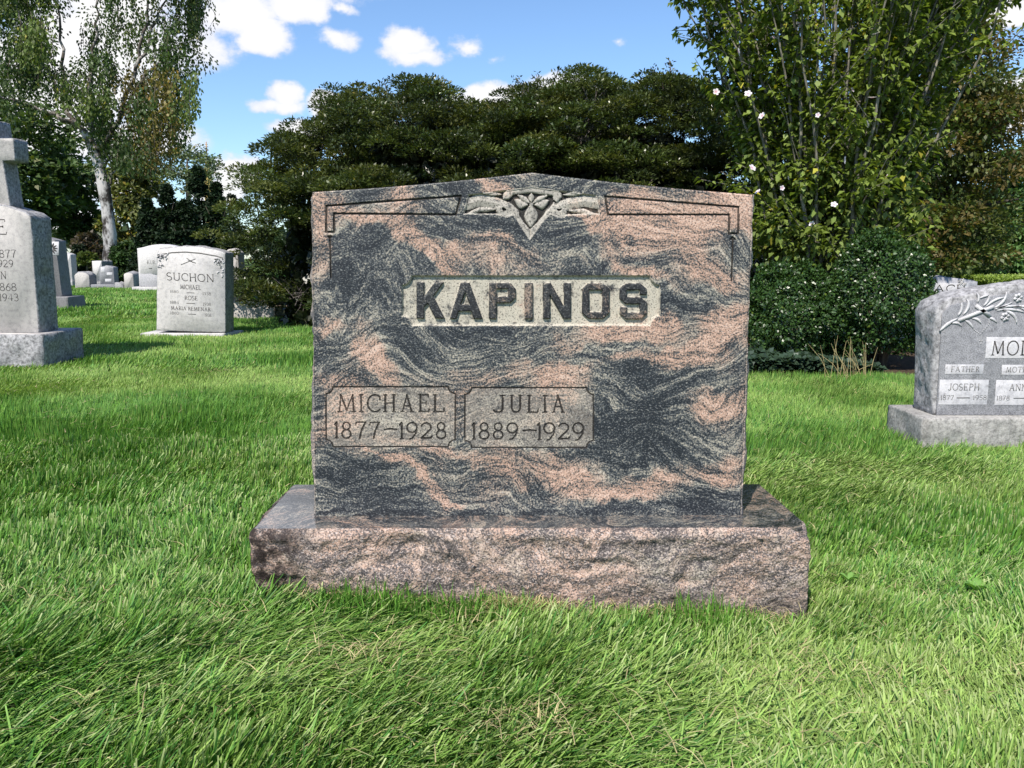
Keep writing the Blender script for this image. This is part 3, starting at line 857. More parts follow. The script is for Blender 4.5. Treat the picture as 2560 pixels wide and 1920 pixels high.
M_WHITE = grey_granite('weathered_pale_granite', (0.43, 0.405, 0.385), .26, .40, (0.22, 0.21, 0.20))
M_WHITER = grey_granite('split_pale_granite', (0.29, 0.285, 0.29), .6, .5, (0.13, 0.13, 0.135), 45.0, relief=.9)  # rough split stone, darkened further: side-face shade is put into the colour
M_BASEG = grey_granite('stained_base_granite', (0.30, 0.29, 0.275), .4, .6, (0.11, 0.10, 0.095), 70.0, relief=.6)
M_CLEAN = grey_granite('clean_pale_granite', (0.49, 0.475, 0.465), .18, .25, (0.30, 0.29, 0.27))
M_BLUE = grey_granite('steel_grey_granite', (0.235, 0.235, 0.25), .55, .15, (0.13, 0.13, 0.14), 210.0, rough=.5, relief=0.0)
M_BLUEP = grey_granite('frosted_panel', (0.50, 0.49, 0.51), .10, .10, (0.36, 0.40, 0.40))
M_DKGREY = grey_granite('dark_grey_granite', (0.20, 0.195, 0.20), .4, .3, (0.10, 0.10, 0.10))
M_INK = plain('weathered_cut', (0.055, 0.05, 0.048))
M_INKL = plain('soft_weathered_cut', (0.13, 0.125, 0.12))
M_CARVEW = grey_granite('frosted_carving', (0.50, 0.49, 0.50), .1, .1, (0.38, 0.45, 0.45), relief=.4)

def mono(label, loc_px, Y, group=None, name='headstone'):
    p = at_y(*loc_px, Y)
    return thing(name, label, 'headstone', (p[0], Y, 0.0), group), np.array([p[0], Y, 0.0])

# ---- left monument with a cross, cut by the picture's edge
def cross_monument():
    Yd = 6.75
    root, O = mono('tall pale granite monument topped by a stone cross at the left edge', (-110, 840), Yd)
    L = lambda x, y, Y=Yd: (at_y(x, y, Y) - O)[[0, 2]]
    zb = L(97, 832)[1]
    xr_t, zr = L(76, 541); xr_b = L(97, 832)[0]
    zc = L(10, 514)[1]
    x_a = L(60, 530)
    prof = [(-xr_b, zb), (-xr_t, zr), (-x_a[0], x_a[1]), (-L(10, 514)[0], zc), (0, zc + .012), (L(10, 514)[0], zc), tuple(x_a), (xr_t, zr), (xr_b, zb)]
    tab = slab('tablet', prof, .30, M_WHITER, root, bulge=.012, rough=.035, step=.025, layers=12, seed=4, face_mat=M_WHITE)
    # base
    yb0, yb1 = -.14, .50
    bx = (at_y(115, 845, Yd - .14) - O)[0] - .035
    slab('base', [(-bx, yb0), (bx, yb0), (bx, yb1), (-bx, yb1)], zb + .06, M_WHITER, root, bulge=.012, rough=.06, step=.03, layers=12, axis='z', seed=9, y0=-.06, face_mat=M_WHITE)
    FOOT.append((O[0] - bx - .02, O[0] + bx + .02, Yd + yb0 - .02, Yd + yb1 + .02))
    # cross above
    ax, az0 = L(30, 400)[0], L(30, 400)[1]; az1 = L(30, 344)[1]
    sx0 = L(8, 470)[0]; sxt = L(-14, 320)[0]
    ztop = L(0, 298)[1]
    cr = [(-sx0 - .02, zc - .01), (-sx0 + .01, az0), (-ax, az0), (-ax, az1), (-sxt, az1), (-sxt + .01, ztop), (sxt - .01, ztop), (sxt, az1), (ax, az1), (ax, az0), (sx0 - .01, az0), (sx0 + .02, zc - .01)]
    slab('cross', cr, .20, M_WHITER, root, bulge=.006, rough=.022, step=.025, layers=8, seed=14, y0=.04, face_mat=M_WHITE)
    h = lambda y0, y1: L(0, y0)[1] - L(0, y1)[1]
    for txt, xe, yb, yt in (('E', 17, 585.5, 549), ('1877', 40, 644, 625), ('1929', 33, 667.5, 650), ('N', 16, 697, 679), ('1868', 41, 727, 708), ('1943', 46, 752.5, 734.5)):
        zb_ = L(xe, yb)[1]; hh = h(yt, yb)
        wd = {1: .75, 4: 2.55}[len(txt)] * hh
        x1 = L(xe, yb)[0]
        inscription(txt, x1 - wd, x1, zb_, hh, tab, M_INK, wt=.05, per_letter=True, name='letter')
cross_monument()

# ---- SUCHON
def suchon():
    Yd = 9.3
    root, O = mono('grey weathered headstone reading SUCHON with an arched rough top beside the dark bush', (478, 825), Yd)
    L = lambda x, y: (at_y(x, y, Yd) - O)[[0, 2]]
    pts = [(391, 826), (393, 633), (400, 622), (430, 619), (463, 615), (500, 617), (540, 624), (563, 632), (563.5, 831)]
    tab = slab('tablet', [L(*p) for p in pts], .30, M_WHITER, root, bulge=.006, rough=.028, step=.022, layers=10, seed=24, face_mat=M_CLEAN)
    def line(txt, x0, x1, yb, yt, mat=M_INK, per=False, wt=.055, tilt=4.0):
        a = L(x0, yb); b = L(x1, yb)
        inscription(txt, a[0], b[0], a[1], L(x0, yt)[1] - a[1], tab, mat, wt, per_letter=True, name='letter', slope=-(tilt / (x1 - x0)))
    line('SUCHON', 418, 535, 700, 681.5, per=True, tilt=5, wt=.06)
    line('MICHAEL', 451, 502, 722, 711.5, wt=.07, tilt=2)
    line('1880', 425.5, 446, 731.5, 725.5, M_INKL, tilt=1, wt=.08); line('1938', 507, 527, 737.5, 730.5, M_INKL, tilt=.5, wt=.08)
    line('ROSE', 462, 494, 749.5, 739.5, wt=.07, tilt=1)
    line('1884', 426, 447, 759, 752, M_INKL, tilt=.5, wt=.08); line('1938', 508, 527, 763.5, 756.5, M_INKL, tilt=.5, wt=.08)
    line('MARIA REMENAR', 428, 526, 774, 765, wt=.07, tilt=4)
    line('1860', 426, 447, 785.5, 779, M_INKL, tilt=.5, wt=.08); line('1938', 512, 528, 791.5, 784, M_INKL, tilt=.5, wt=.08)
    for (xa, xb, y) in ((467, 486, 731.5), (466, 487, 758), (470, 490, 785)):
        mb = MB(); mb.add(*ribbon([L(xa, y), L((xa + xb) / 2, y + .4), L(xb, y + 1)], .004, -.0006, .004)); mb.build('dash', M_INKL, tab)
    # sunk arch line and corner foliage
    mb = MB(); arch = [L(*p) for p in [(395, 640), (396, 637), (430, 631.5), (463, 630), (500, 633), (540, 640), (556, 645), (557, 650)]]
    mb.add(*ribbon(arch, .007, -.0006, .004)); mb.build('arch_groove', M_INKL, tab)
    for sx, cx, cy in ((1, 397, 638), (-1, 556, 648)):
        mb = MB()
        for i in range(26):
            u = abs(random.gauss(0, 1)); 
            if random.random() < .5: x, y = cx + sx * min(26, u * 11), cy + random.random() * 8
            else: x, y = cx + sx * random.random() * 8, cy + min(44, u * 17)
            a = random.random() * 6.3
            p = L(x, y); q = .012 + .012 * random.random()
            mb.add(*ribbon([p, p + q * np.array([math.cos(a), math.sin(a)]), p + 1.6 * q * np.array([math.cos(a + .7), math.sin(a + .7)])], [.002, .0075, .002], -.006, .004))
        mb.build('corner_carving', M_CARVEW, tab)
    mb = MB()
    for a, b in (((452, 662), (489, 647)), ((466, 645), (482, 656)), ((470, 651), (490, 658))):
        mb.add(*ribbon([L(*a), L(*b)], .004, -.0008, .004))
    mb.build('cross_and_palm', M_INKL, tab)
    bx0, bx1 = L(354, 829)[0], L(583, 835)[0]
    slab('base', [(bx0, -.02), (bx1 - .10, -.03), (bx1, .38), (bx0 + .02, .40)], .10, M_CLEAN, root, bulge=.005, rough=.02, axis='z', y0=L(391, 829)[1] - .115, seed=3)
    FOOT.append((O[0] + bx0, O[0] + bx1, Yd - .03, Yd + .42))
suchon()

# ---- MOD...
def mod_stone():
    Yd = 3.95
    root, O = mono('blue-grey granite headstone reading MOD with a carved cross and lilies at the right edge', (2610, 1045), Yd)
    L = lambda x, y: (at_y(x, y, Yd) - O)[[0, 2]]
    zb = L(2345, 1037)[1]
    xl = L(2343, 1037)[0]
    face = [(2340, 1037), (2355, 784), (2374, 764), (2420, 752), (2480, 740), (2560, 729), (2610, 727)]
    fl = [L(*p) for p in face]
    fr = [(-p[0], p[1]) for p in fl[::-1]][1:]
    poly = fl + fr
    # polished plate and the rough stone behind it, broken away around the face
    big = [L(*p) for p in [(2334, 1037), (2342, 780), (2354, 760), (2378, 746), (2430, 734), (2490, 721), (2560, 715), (2610, 713)]]
    big = big + [(-p[0], p[1]) for p in big[::-1]][1:]
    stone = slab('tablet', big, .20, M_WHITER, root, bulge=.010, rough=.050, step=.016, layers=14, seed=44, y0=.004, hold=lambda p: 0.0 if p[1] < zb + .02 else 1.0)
    plate = slab('polished_face', poly, .012, M_BLUE, stone, step=.03, layers=2, ease=.001, y0=-.004)
    def panel(x0, y0, x1, y1):
        a = L(x0, y1); b = L(x1, y0)
        return slab('text_panel', [(a[0], a[1]), (b[0], a[1]), (b[0], b[1]), (a[0], b[1])], .006, M_BLUEP, stone, step=.2, layers=2, ease=.0005, y0=-.0055)
    def word(txt, x0, x1, yb, yt, par, per=True, mat=M_INK, wt=.05):
        a = L(x0, yb); b = L(x1, yb)
        inscription(txt, a[0], b[0], a[1], L(x0, yt)[1] - a[1], par, mat, wt, y=-.0064, per_letter=per, name='letter')
    p = panel(2461, 843, 2760, 895); word('MOD', 2476, 2573, 887, 852, p, wt=.048)
    p = panel(2361, 911, 2458, 934.5); word('FATHER', 2376, 2446, 929, 916, p, mat=M_INKL)
    p = panel(2502, 912, 2599, 936.5); word('MOTHER', 2513, 2588, 930, 917, p, mat=M_INKL)
    p = panel(2344, 949, 2471, 1011); word('JOSEPH', 2369, 2446, 975, 959, p, mat=M_INKL); word('1877', 2350, 2382, 999, 988, p, mat=M_INKL); word('1958', 2431, 2464, 999, 988, p, mat=M_INKL)
    mb = MB(); mb.add(*ribbon([L(2390, 994), L(2423, 994)], .0022, -.0064, 0)); mb.build('dash', M_INKL, p)
    p = panel(2484, 950, 2611, 1012); word('ANNA', 2521, 2580, 976, 960, p, mat=M_INKL); word('1878', 2490, 2521, 1000, 989, p, mat=M_INKL)
    mb = MB(); mb.add(*ribbon([L(2532, 995), L(2565, 995)], .0022, -.0064, 0)); mb.build('dash', M_INKL, p)
    kx = lambda a: 2260 + a * .13562
    ky = lambda b: 640 + b * .13562
    K = lambda a, b: L(kx(a), ky(b))
    mb = MB()
    def leaf(pts, w):
        P = np.array([K(*q) for q in pts])
        t = np.linspace(0, 1, 9)
        if len(P) == 3: C = np.outer((1 - t) ** 2, P[0]) + np.outer(2 * t * (1 - t), P[1]) + np.outer(t ** 2, P[2])
        else: C = np.outer(1 - t, P[0]) + np.outer(t, P[-1])
        mb.add(*ribbon(C, w * (np.sin(math.pi * (t * .9 + .08)) * .9 + .1), -.0075, 0))
    for pts, w in (([(980, 1100), (1080, 1000), (1050, 860)], .006), ([(1080, 1080), (1240, 930), (1150, 790)], .007), ([(1350, 850), (1390, 760), (1340, 690)], .005), ([(1380, 780), (1500, 720), (1560, 730)], .005),
                   ([(1450, 920), (1600, 800), (1530, 720)], .006), ([(1500, 930), (1680, 770), (1830, 770)], .006), ([(1660, 950), (1880, 850), (1880, 660)], .007), ([(650, 1380), (800, 1230), (980, 1150)], .008),
                   ([(850, 1240), (1000, 1200), (1050, 1300)], .006), ([(1120, 1190), (1210, 1220), (1260, 1330)], .006), ([(1250, 1150), (1360, 1140), (1410, 1250)], .006), ([(1560, 1150), (1620, 1130), (1700, 1230)], .006),
                   ([(1660, 980), (1900, 900), (2150, 930)], .006), ([(1700, 1000), (2000, 950), (2200, 1040)], .006), ([(1800, 990), (2080, 1050), (2060, 1250)], .007), ([(1700, 960), (1850, 930), (1980, 850)], .004),
                   ([(2000, 940), (2300, 900), (2500, 1000)], .007), ([(2200, 900), (2350, 800), (2420, 660)], .006), ([(2150, 960), (2400, 1050), (2550, 1200)], .006)):
        leaf(pts, w)
    mb.build('leaf_carving', M_CARVEW, stone)
    for (cx, cy) in ((2090, 770), (1850, 1120), (2380, 780)):
        mb = MB()
        for j in range(6):
            a = j * 1.047 + .3
            t = np.linspace(0, 1, 6)
            c = K(cx, cy)
            d = np.array([math.cos(a), math.sin(a)])
            mb.add(*ribbon([c + d * (.004 + .019 * s) for s in t], .0085 * np.sin(math.pi * (t * .85 + .12)), -.009, 0))
        mb.build('lily_carving', M_CARVEW, stone)
    mb = MB()
    for a, b, w in (((990, 1190), (1640, 930), .0085), ((1310, 910), (1580, 1110), .0085)):
        mb.add(*ribbon([K(*a), K(*b)], w, -.0095, 0))
    mb.build('cross_carving', M_CARVEW, stone)
    mb = MB()
    beads = [(1560 - 0 * i, 1170 + 20 * i) for i in range(4)] + [(1545 - 28 * i, 1260 + 35 * i) for i in range(6)] + [(1260 + 25 * i, 1330 + 22 * i) for i in range(6)] + [(1405, 1460 + 22 * i) for i in range(8)] + [(1385, 1560), (1425, 1560)]
    for a, b in beads:
        c = K(a, b)
        mb.box(c[0] - .0016, c[0] + .0016, -.0075, 0, c[1] - .0016, c[1] + .0016)
    mb.build('rosary_carving', M_CARVEW, stone)
    by0 = -.075
    bx = (at_y(2220, 1020, Yd + .30) - O)[0]
    slab('base', [(bx, by0), (-bx, by0), (-bx, .30), (bx, .30)], zb + .06, M_BASEG, root, bulge=.006, rough=.03, step=.02, layers=12, axis='z', seed=49, y0=-.062, face_mat=M_BASEG)
    FOOT.append((O[0] + bx - .02, O[0] - bx + .02, Yd + by0 - .015, Yd + .38))
mod_stone()

# ---- further stones
def simple_stone(label, xl, xr, yt, yb, Y, depth, style, mat, face=None, rise=.06, group=None, base=None, rough=.03, base_mat=None, bulge=.006, xlb=None, xrb=None):
    root, O = mono(label, ((xl + xr) / 2, yb), Y, group)
    L = lambda x, y: (at_y(x, y, Y) - O)[[0, 2]]
    a, b = L(xl, yb), L(xr, yb)
    zb, zt = a[1], L((xl + xr) / 2, yt)[1]
    if base is None: zb = min(zb, 0.0) - .05
    xb0 = L(xlb, yb)[0] if xlb is not None else a[0]
    xb1 = L(xrb, yb)[0] if xrb is not None else b[0]
    poly = top_profile(a[0], b[0], zb, zt - rise, style, rise, xb0, xb1)
    t = slab('tablet', poly, depth, mat, root, bulge=bulge, rough=rough, step=.04, layers=8, seed=int(xl) % 97, face_mat=face or mat)
    if base is not None:
        x0, x1 = L(base[0], yb)[0], L(base[1], yb)[0]
        slab('base', [(x0, -.10), (x1, -.10), (x1, depth + .12), (x0, depth + .12)], zb + .06, base_mat or mat, root, bulge=.005, rough=.03, step=.04, layers=6, axis='z', seed=int(xl) % 53, y0=-.06)
        FOOT.append((O[0] + x0, O[0] + x1, Y - .1, Y + depth + .12))
    else:
        FOOT.append((O[0] + a[0], O[0] + b[0], Y - .02, Y + depth))
    return root, t, L

r_, t_, L_ = simple_stone('dark grey headstone with a sunburst square standing behind the cross monument', 40, 148, 590, 741, 14.5, .36, 'serp', M_DKGREY, rise=.07, base=(22, 176), xlb=33, xrb=155)
mbp = slab('sunburst_panel', [L_(129, 638), L_(147, 638), L_(147, 604), L_(129, 604)], .012, M_BLUEP, t_, step=.2, layers=2, ease=.0005, y0=-.004)
mb = MB()
c = L_(129, 621)
for ang in (-62, -30, 0, 30, 62):
    d = np.array([math.cos(math.radians(ang)), math.sin(math.radians(ang))])
    t9 = np.linspace(0, 1, 6)
    mb.add(*ribbon([c + d * (.02 + .085 * s) for s in t9], .014 * np.sin(math.pi * (t9 * .9 + .05)), -.0055, 0))
mb.build('sunburst_rays', M_INK, mbp)
simple_stone('narrow pale headstone behind the dark sunburst headstone', 150, 181, 632, 702, 26.0, .34, 'serp', M_CLEAN, rise=.05, base=(140, 185))
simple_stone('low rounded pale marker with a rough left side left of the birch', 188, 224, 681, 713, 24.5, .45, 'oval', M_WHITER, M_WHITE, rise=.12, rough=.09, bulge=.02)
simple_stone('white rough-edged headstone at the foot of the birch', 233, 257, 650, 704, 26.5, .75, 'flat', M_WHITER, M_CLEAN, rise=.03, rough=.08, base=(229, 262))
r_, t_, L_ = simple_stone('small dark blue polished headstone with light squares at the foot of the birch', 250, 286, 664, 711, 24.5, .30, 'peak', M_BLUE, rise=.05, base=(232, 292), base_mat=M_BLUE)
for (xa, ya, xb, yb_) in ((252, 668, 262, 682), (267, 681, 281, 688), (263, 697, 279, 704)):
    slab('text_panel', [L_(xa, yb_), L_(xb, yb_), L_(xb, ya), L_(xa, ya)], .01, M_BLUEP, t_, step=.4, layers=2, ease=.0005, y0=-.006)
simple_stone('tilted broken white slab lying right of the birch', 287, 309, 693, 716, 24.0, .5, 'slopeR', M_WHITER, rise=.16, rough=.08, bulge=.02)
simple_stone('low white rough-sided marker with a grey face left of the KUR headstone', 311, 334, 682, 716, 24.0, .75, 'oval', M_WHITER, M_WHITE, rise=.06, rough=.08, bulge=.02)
simple_stone('tiny pale marker half hidden behind the KUR headstone', 343, 349, 684, 702, 26.0, .2, 'oval', M_CLEAN, rise=.03)
r_, t_, L_ = simple_stone('pale grey headstone reading KUR half hidden behind the SUCHON headstone', 348.5, 470, 611, 717, 22.5, .40, 'serp', M_BLUEP, M_CLEAN, rise=.11, base=(334, 484), base_mat=M_CLEAN)
a, b = L_(368, 660), L_(388, 660)
inscription('KUR', a[0], b[0], a[1], L_(368, 651)[1] - a[1], t_, M_INKL, wt=.06, per_letter=True)
pl = [L_(x, y) for x, y in [(350, 715), (350, 684), (362, 685), (377, 684), (389, 688), (400, 690), (400, 715)]]
slab('grey_skirt', pl, .012, M_DKGREY if False else grey_granite('mid_grey_granite', (0.36, 0.355, 0.37), .2, .1), t_, step=.3, layers=2, ease=.0005, y0=-.004)
mb = MB(); mb.add(*ribbon([L_(372, 671), L_(380, 671)], .012, -.005, 0)); mb.build('dash', M_INKL, t_)
simple_stone('pale headstone mostly hidden by the dark bush right of the SUCHON headstone', 566, 600, 622, 752, 12.0, .30, 'serp', M_WHITE, rise=.05, base=(556, 690), base_mat=M_WHITE)
r_, t_, L_ = simple_stone('blue-grey headstone reading ACH behind the MOD headstone beside the round boxwood', 2265, 2437, 681, 790, 8.2, .26, 'slopeR', M_BLUE, grey_granite('pale_steel_granite', (0.34, 0.34, 0.37), .25, .1, rough=.5, relief=0), rise=.045, base=(2240, 2462), base_mat=M_WHITE)
slab('text_panel', [L_(2300, 745), L_(2420, 745), L_(2420, 708), L_(2300, 708)], .01, M_BLUEP, t_, step=.4, layers=2, ease=.0005, y0=-.006)
a, b = L_(2334, 729), L_(2412, 729)
inscription('ACH', a[0], b[0], a[1], L_(2336, 712)[1] - a[1], t_, M_INK, wt=.075, y=-.0075, per_letter=True)
mb = MB()
for (x, y) in ((2398, 702), (2404, 706), (2408, 712), (2400, 709), (2412, 709), (2406, 700)):
    p = L_(x, y)
    for j in range(4):
        d = np.array([math.cos(j * 1.57 + x), math.sin(j * 1.57 + x)])
        mb.add(*ribbon([p, p + d * .008, p + d * .016], [.001, .005, .001], -.012, 0))
mb.build('flower_carving', M_CARVEW, t_)

# ------------------------------------------------------------------ foliage
def unit(v): return v / (np.linalg.norm(v, axis=-1, keepdims=True) + 1e-9)
def rvec(n): return unit(rng.normal(size=(n, 3)))

class Leaves:
    def __init__(s): s.P, s.C = [], []
    def add(s, base, axis, L, Wd, col, fold=.25, nrm=None):
        """Folded kite-shaped leaves: base points, unit axes, lengths, widths, colours."""
        base = np.asarray(base, float); n = len(base)
        axis = unit(axis)
        ref = rvec(n) if nrm is None else nrm
        side = unit(np.cross(axis, ref)); up = np.cross(side, axis)
        L = np.broadcast_to(np.asarray(L, float), (n,))[:, None]; Wd = np.broadcast_to(np.asarray(Wd, float), (n,))[:, None]
        mid = base + axis * L * .45 + up * Wd * fold
        tip = base + axis * L - up * L * .08
        q = np.stack([base, mid - side * Wd * .5, tip, mid + side * Wd * .5], 1)
        s.P.append(q.reshape(-1, 3)); s.C.append(np.repeat(np.broadcast_to(col, (n, 3)), 4, 0))
    def build(s, name, mat, parent, kind=None, origin=(0, 0, 0)):
        V = np.concatenate(s.P) - np.asarray(origin); C = np.concatenate(s.C)
        Fc = np.arange(len(V), dtype=np.int32).reshape(-1, 4)
        return mesh(name, V, Fc, mat, parent, True, C, kind)

def vary(c, n, v=.3, yellow=0.0):
    k = 1 + v * (rng.random((n, 1)) * 2 - 1)
    col = np.array(c) * k
    if yellow:
        m = (rng.random((n, 1)) < yellow)
        col = np.where(m, col * np.array([2.2, 1.5, .9]), col)
    return col

def clump(lv, c, r, n, size, asp, col, flat=.7, v=.35, yellow=.0, droop=.0, top=True):
    """Leaf-sized faces over the upper skin of a tuft."""
    d = rvec(n)
    if top: d[:, 2] = np.abs(d[:, 2]) * 1.0 - .25 * rng.random(n)
    d = unit(d)
    rad = r * (0.62 + .42 * rng.random((n, 1)))
    p = np.asarray(c) + d * rad * np.array([1, 1, flat])
    ax = unit(d * np.array([1, 1, .4]) + .8 * rvec(n) - np.array([0, 0, droop]))
    s = size * (.7 + .6 * rng.random(n))
    nr = unit(d + np.array([0, 0, .6]) + .5 * rvec(n))
    lv.add(p, ax, s, s * asp, vary(col, n, v, yellow), nrm=nr)

def crown_tree(name, label, cat, cx, top, bot, hw, Y, col, leaf=.12, n=9000, clumps=60, trunk=True, group=None, shape='round', mat=None, yellow=.05, v=.4, dense=1.0, twig=None, trunk_px=None):
    """A tree or shrub whose crown spans the given photograph pixels at distance Y."""
    b = at_y(cx, bot, Y); t = at_y(cx, top, Y)
    rx = hw / F * Y
    z0, z1 = float(gz(b[0], Y)), t[2]
    zc0 = max(b[2], z0 + .05)
    root = thing(name, label, cat, (b[0], Y, z0), group)
    O = np.array([b[0], Y, z0])
    lv = Leaves()
    per = max(20, n // clumps)
    H = z1 - zc0
    for i in range(clumps):
        if shape == 'round':
            d = rvec(1)[0]; q = rng.random() ** .33
            q = .45 + .55 * q
            c = np.array([d[0] * rx * q, d[1] * rx * q * .9, zc0 - z0 + H * (.5 + .5 * d[2] * q)])
            r = rx * (.22 + .16 * rng.random())
            c[:2] *= .84; c[2] = min(c[2], z1 - z0 - r * .55)
        elif shape == 'cone':
            u = rng.random() ** 1.25
            a = rng.random() * 6.283; q = math.sqrt(.25 + .75 * rng.random())
            rr = rx * (1 - u) ** .75 * q
            c = np.array([rr * math.cos(a), rr * math.sin(a), zc0 - z0 + H * u * .97])
            r = rx * (.30 * (1 - u) + .10)
        elif shape == 'dome':
            d = rvec(1)[0]; d[2] = abs(d[2]); q = .55 + .45 * rng.random()
            c = np.array([d[0] * rx * q * .85, d[1] * rx * q * .85, zc0 - z0 + H * d[2] * q * .88])
            r = rx * (.20 + .12 * rng.random())
        clump(lv, O + c, r, per, leaf, .55, np.array(col) * (.7 + .6 * rng.random()), flat=.75, v=v, yellow=yellow, top=(shape != 'cone'))
    lv.build('crown', mat or M_LEAF, root, origin=O)
    if trunk:
        mb = MB()
        tr = rx * .09 if trunk_px is None else trunk_px / F * Y
        mb.tube([(0, 0, -.1), (rx * .03, 0, (zc0 - z0) * .6 + .2), (0, rx * .04, zc0 - z0 + H * .35), (rx * .05, 0, zc0 - z0 + H * .8)], [tr * 1.25, tr, tr * .6, tr * .15], 8)
        for i in range(9):
            a = rng.random() * 6.283; zb = zc0 - z0 + H * (.05 + .5 * rng.random())
            e = np.array([rx * .75 * math.cos(a), rx * .75 * math.sin(a), zb + H * .28])
            mb.tube([(0, 0, zb), e * np.array([.5, .5, 1]) - np.array([0, 0, H * .12]), e], [tr * .42, tr * .25, tr * .06], 5)
        mb.build('trunk', M_BARK, root, True)
    return root

K_ = 1.1573                                   # the list below was measured on a 2212-wide view
def tree(name, label, cat, cx, top, bot, hw, Y, col, **kw):
    return crown_tree(name, label, cat, cx * K_, top * K_, bot * K_, hw * K_, Y, col, **kw)

# left: trees behind the birch
tree('broadleaf_tree', 'dense dark broadleaf tree at the far left behind the cross monument', 'tree', 50, 215, 505, 125, 46, (.068, .112, .034), leaf=.34, n=9000, clumps=70, group='trees beyond the far graves', yellow=.03)
tree('broadleaf_tree', 'dark broadleaf tree directly behind the birch trunk', 'tree', 165, 300, 530, 80, 52, (.062, .102, .034), leaf=.34, n=7000, clumps=55, group='trees beyond the far graves', yellow=.02)
tree('broadleaf_tree', 'olive green loose tree between the birch and the dark evergreens', 'tree', 300, 345, 575, 72, 48, (.125, .145, .050), leaf=.30, n=7500, clumps=60, group='trees beyond the far graves', yellow=.08)
tree('broadleaf_tree', 'pale thin-leaved tree rising behind the church spire', 'tree', 405, 318, 420, 70, 95, (.13, .17, .10), leaf=.42, n=2600, clumps=40, group='trees beyond the far graves', yellow=.02)
ev = 'dark evergreens left of the bush'
for cx, top, hw, lab in ((330, 430, 36, 'dark upright evergreen nearest the birch'), (372, 395, 44, 'dark upright evergreen with a blunt top left of the spire'), (440, 352, 50, 'tallest dark upright evergreen below the church spire'),
                         (478, 392, 40, 'dark upright evergreen beside the left flank of the spreading bush'), (408, 430, 46, 'low dark evergreen in the gap left of the spire')):
    tree('arborvitae', lab, 'evergreen', cx, top, 640, hw, 27 + (cx % 3), (.013, .028, .011), leaf=.15, n=9000, clumps=110, group=ev, shape='cone', mat=M_NEEDLE, yellow=.01, trunk=True)
tree('conifer_spire', 'small thin conifer top against the low white cloud', 'evergreen', 508, 418, 600, 26, 30, (.02, .03, .014), leaf=.16, n=1800, clumps=50, shape='cone', mat=M_NEEDLE)
tree('yew_bush', 'dark green feathery yew bush behind the KUR headstone', 'bush', 292, 505, 622, 52, 29, (.030, .062, .016), leaf=.16, n=7000, clumps=60, shape='dome', mat=M_NEEDLE, trunk=True, group='shrubs among the far graves')
tree('columnar_yew', 'dark columnar yew behind the narrow pale headstone', 'bush', 170, 522, 602, 22, 36, (.012, .022, .010), leaf=.16, n=3000, clumps=40, shape='dome', mat=M_NEEDLE, group='shrubs among the far graves')
tree('brown_shrub', 'dull reddish brown shrub left of the birch trunk', 'bush', 196, 492, 575, 40, 42, (.075, .060, .042), leaf=.22, n=3500, clumps=40, shape='dome', group='shrubs among the far graves')
tree('small_topiary', 'small umbrella-topped green topiary tree left of the birch', 'tree', 187, 546, 570, 26, 33, (.085, .12, .03), leaf=.13, n=2200, clumps=24, trunk_px=2.2, shape='dome')
tree('round_shrub', 'low dark round shrub right of the birch foot', 'bush', 262, 548, 604, 26, 34, (.030, .055, .018), leaf=.15, n=2600, clumps=30, shape='dome', mat=M_NEEDLE, group='shrubs among the far graves')
# right
tree('broadleaf_tree', 'deep green tree in shade behind the bronze-leaved tree', 'tree', 1985, 395, 590, 120, 26, (.060, .095, .036), leaf=.22, n=9000, clumps=70, group='trees beyond the right graves', yellow=.02)
tree('broadleaf_tree', 'mid green tree at the right edge of the picture', 'tree', 2200, 318, 590, 78, 30, (.11, .20, .075), leaf=.22, n=9000, clumps=80, group='trees beyond the right graves', yellow=.02)
tree('broadleaf_tree', 'lower light green tree at the right edge above the hedge', 'tree', 2170, 478, 612, 66, 24, (.13, .225, .075), leaf=.17, n=7000, clumps=60, group='trees beyond the right graves', yellow=.02)
tree('juniper_bush', 'loose yellow-green conifer behind the ACH headstone', 'bush', 2098, 538, 640, 62, 17, (.10, .15, .034), leaf=.12, n=8000, clumps=70, shape='dome', mat=M_NEEDLE, trunk=True)

# clipped pale hedge
def hedge():
    Y = 13.0
    a = at_y(2440, 690, Y); b = at_y(2700, 690, Y)
    z0 = float(gz(a[0], Y))
    root = thing('clipped_hedge', 'bright yellow-green clipped hedge behind the MOD headstone', 'hedge', ((a[0] + b[0]) / 2, Y, z0))
    O = np.array([(a[0] + b[0]) / 2, Y, z0])
    lv = Leaves(); n = 16000
    w = b[0] - a[0]
    p = np.stack([a[0] + rng.random(n) * w, Y + (rng.random(n) - .5) * .9, z0 + .06 + (a[2] - z0 - .06) * np.where(rng.random(n) < .5, 1 - .15 * rng.random(n), rng.random(n))], -1)
    p[:, 2] += .04 * fbm(p[:, 0], p[:, 1], s=3, o=3)
    nr = unit(np.array([0, -.3, 1.0]) + .6 * rvec(n))
    lv.add(p, rvec(n), .045, .028, vary((.22, .30, .06), n, .35), nrm=nr)
    lv.build('foliage', M_LEAF, root, origin=O)
    mb = MB()
    for i in range(7):
        x = -w / 2 + w * (i + .5) / 7
        mb.tube([(x, 0, -.05), (x + .05, .02, .4), (x - .04, 0, (a[2] - z0) * .85)], [.02, .015, .006], 5)
    mb.build('stems', M_BARK, root)
hedge()

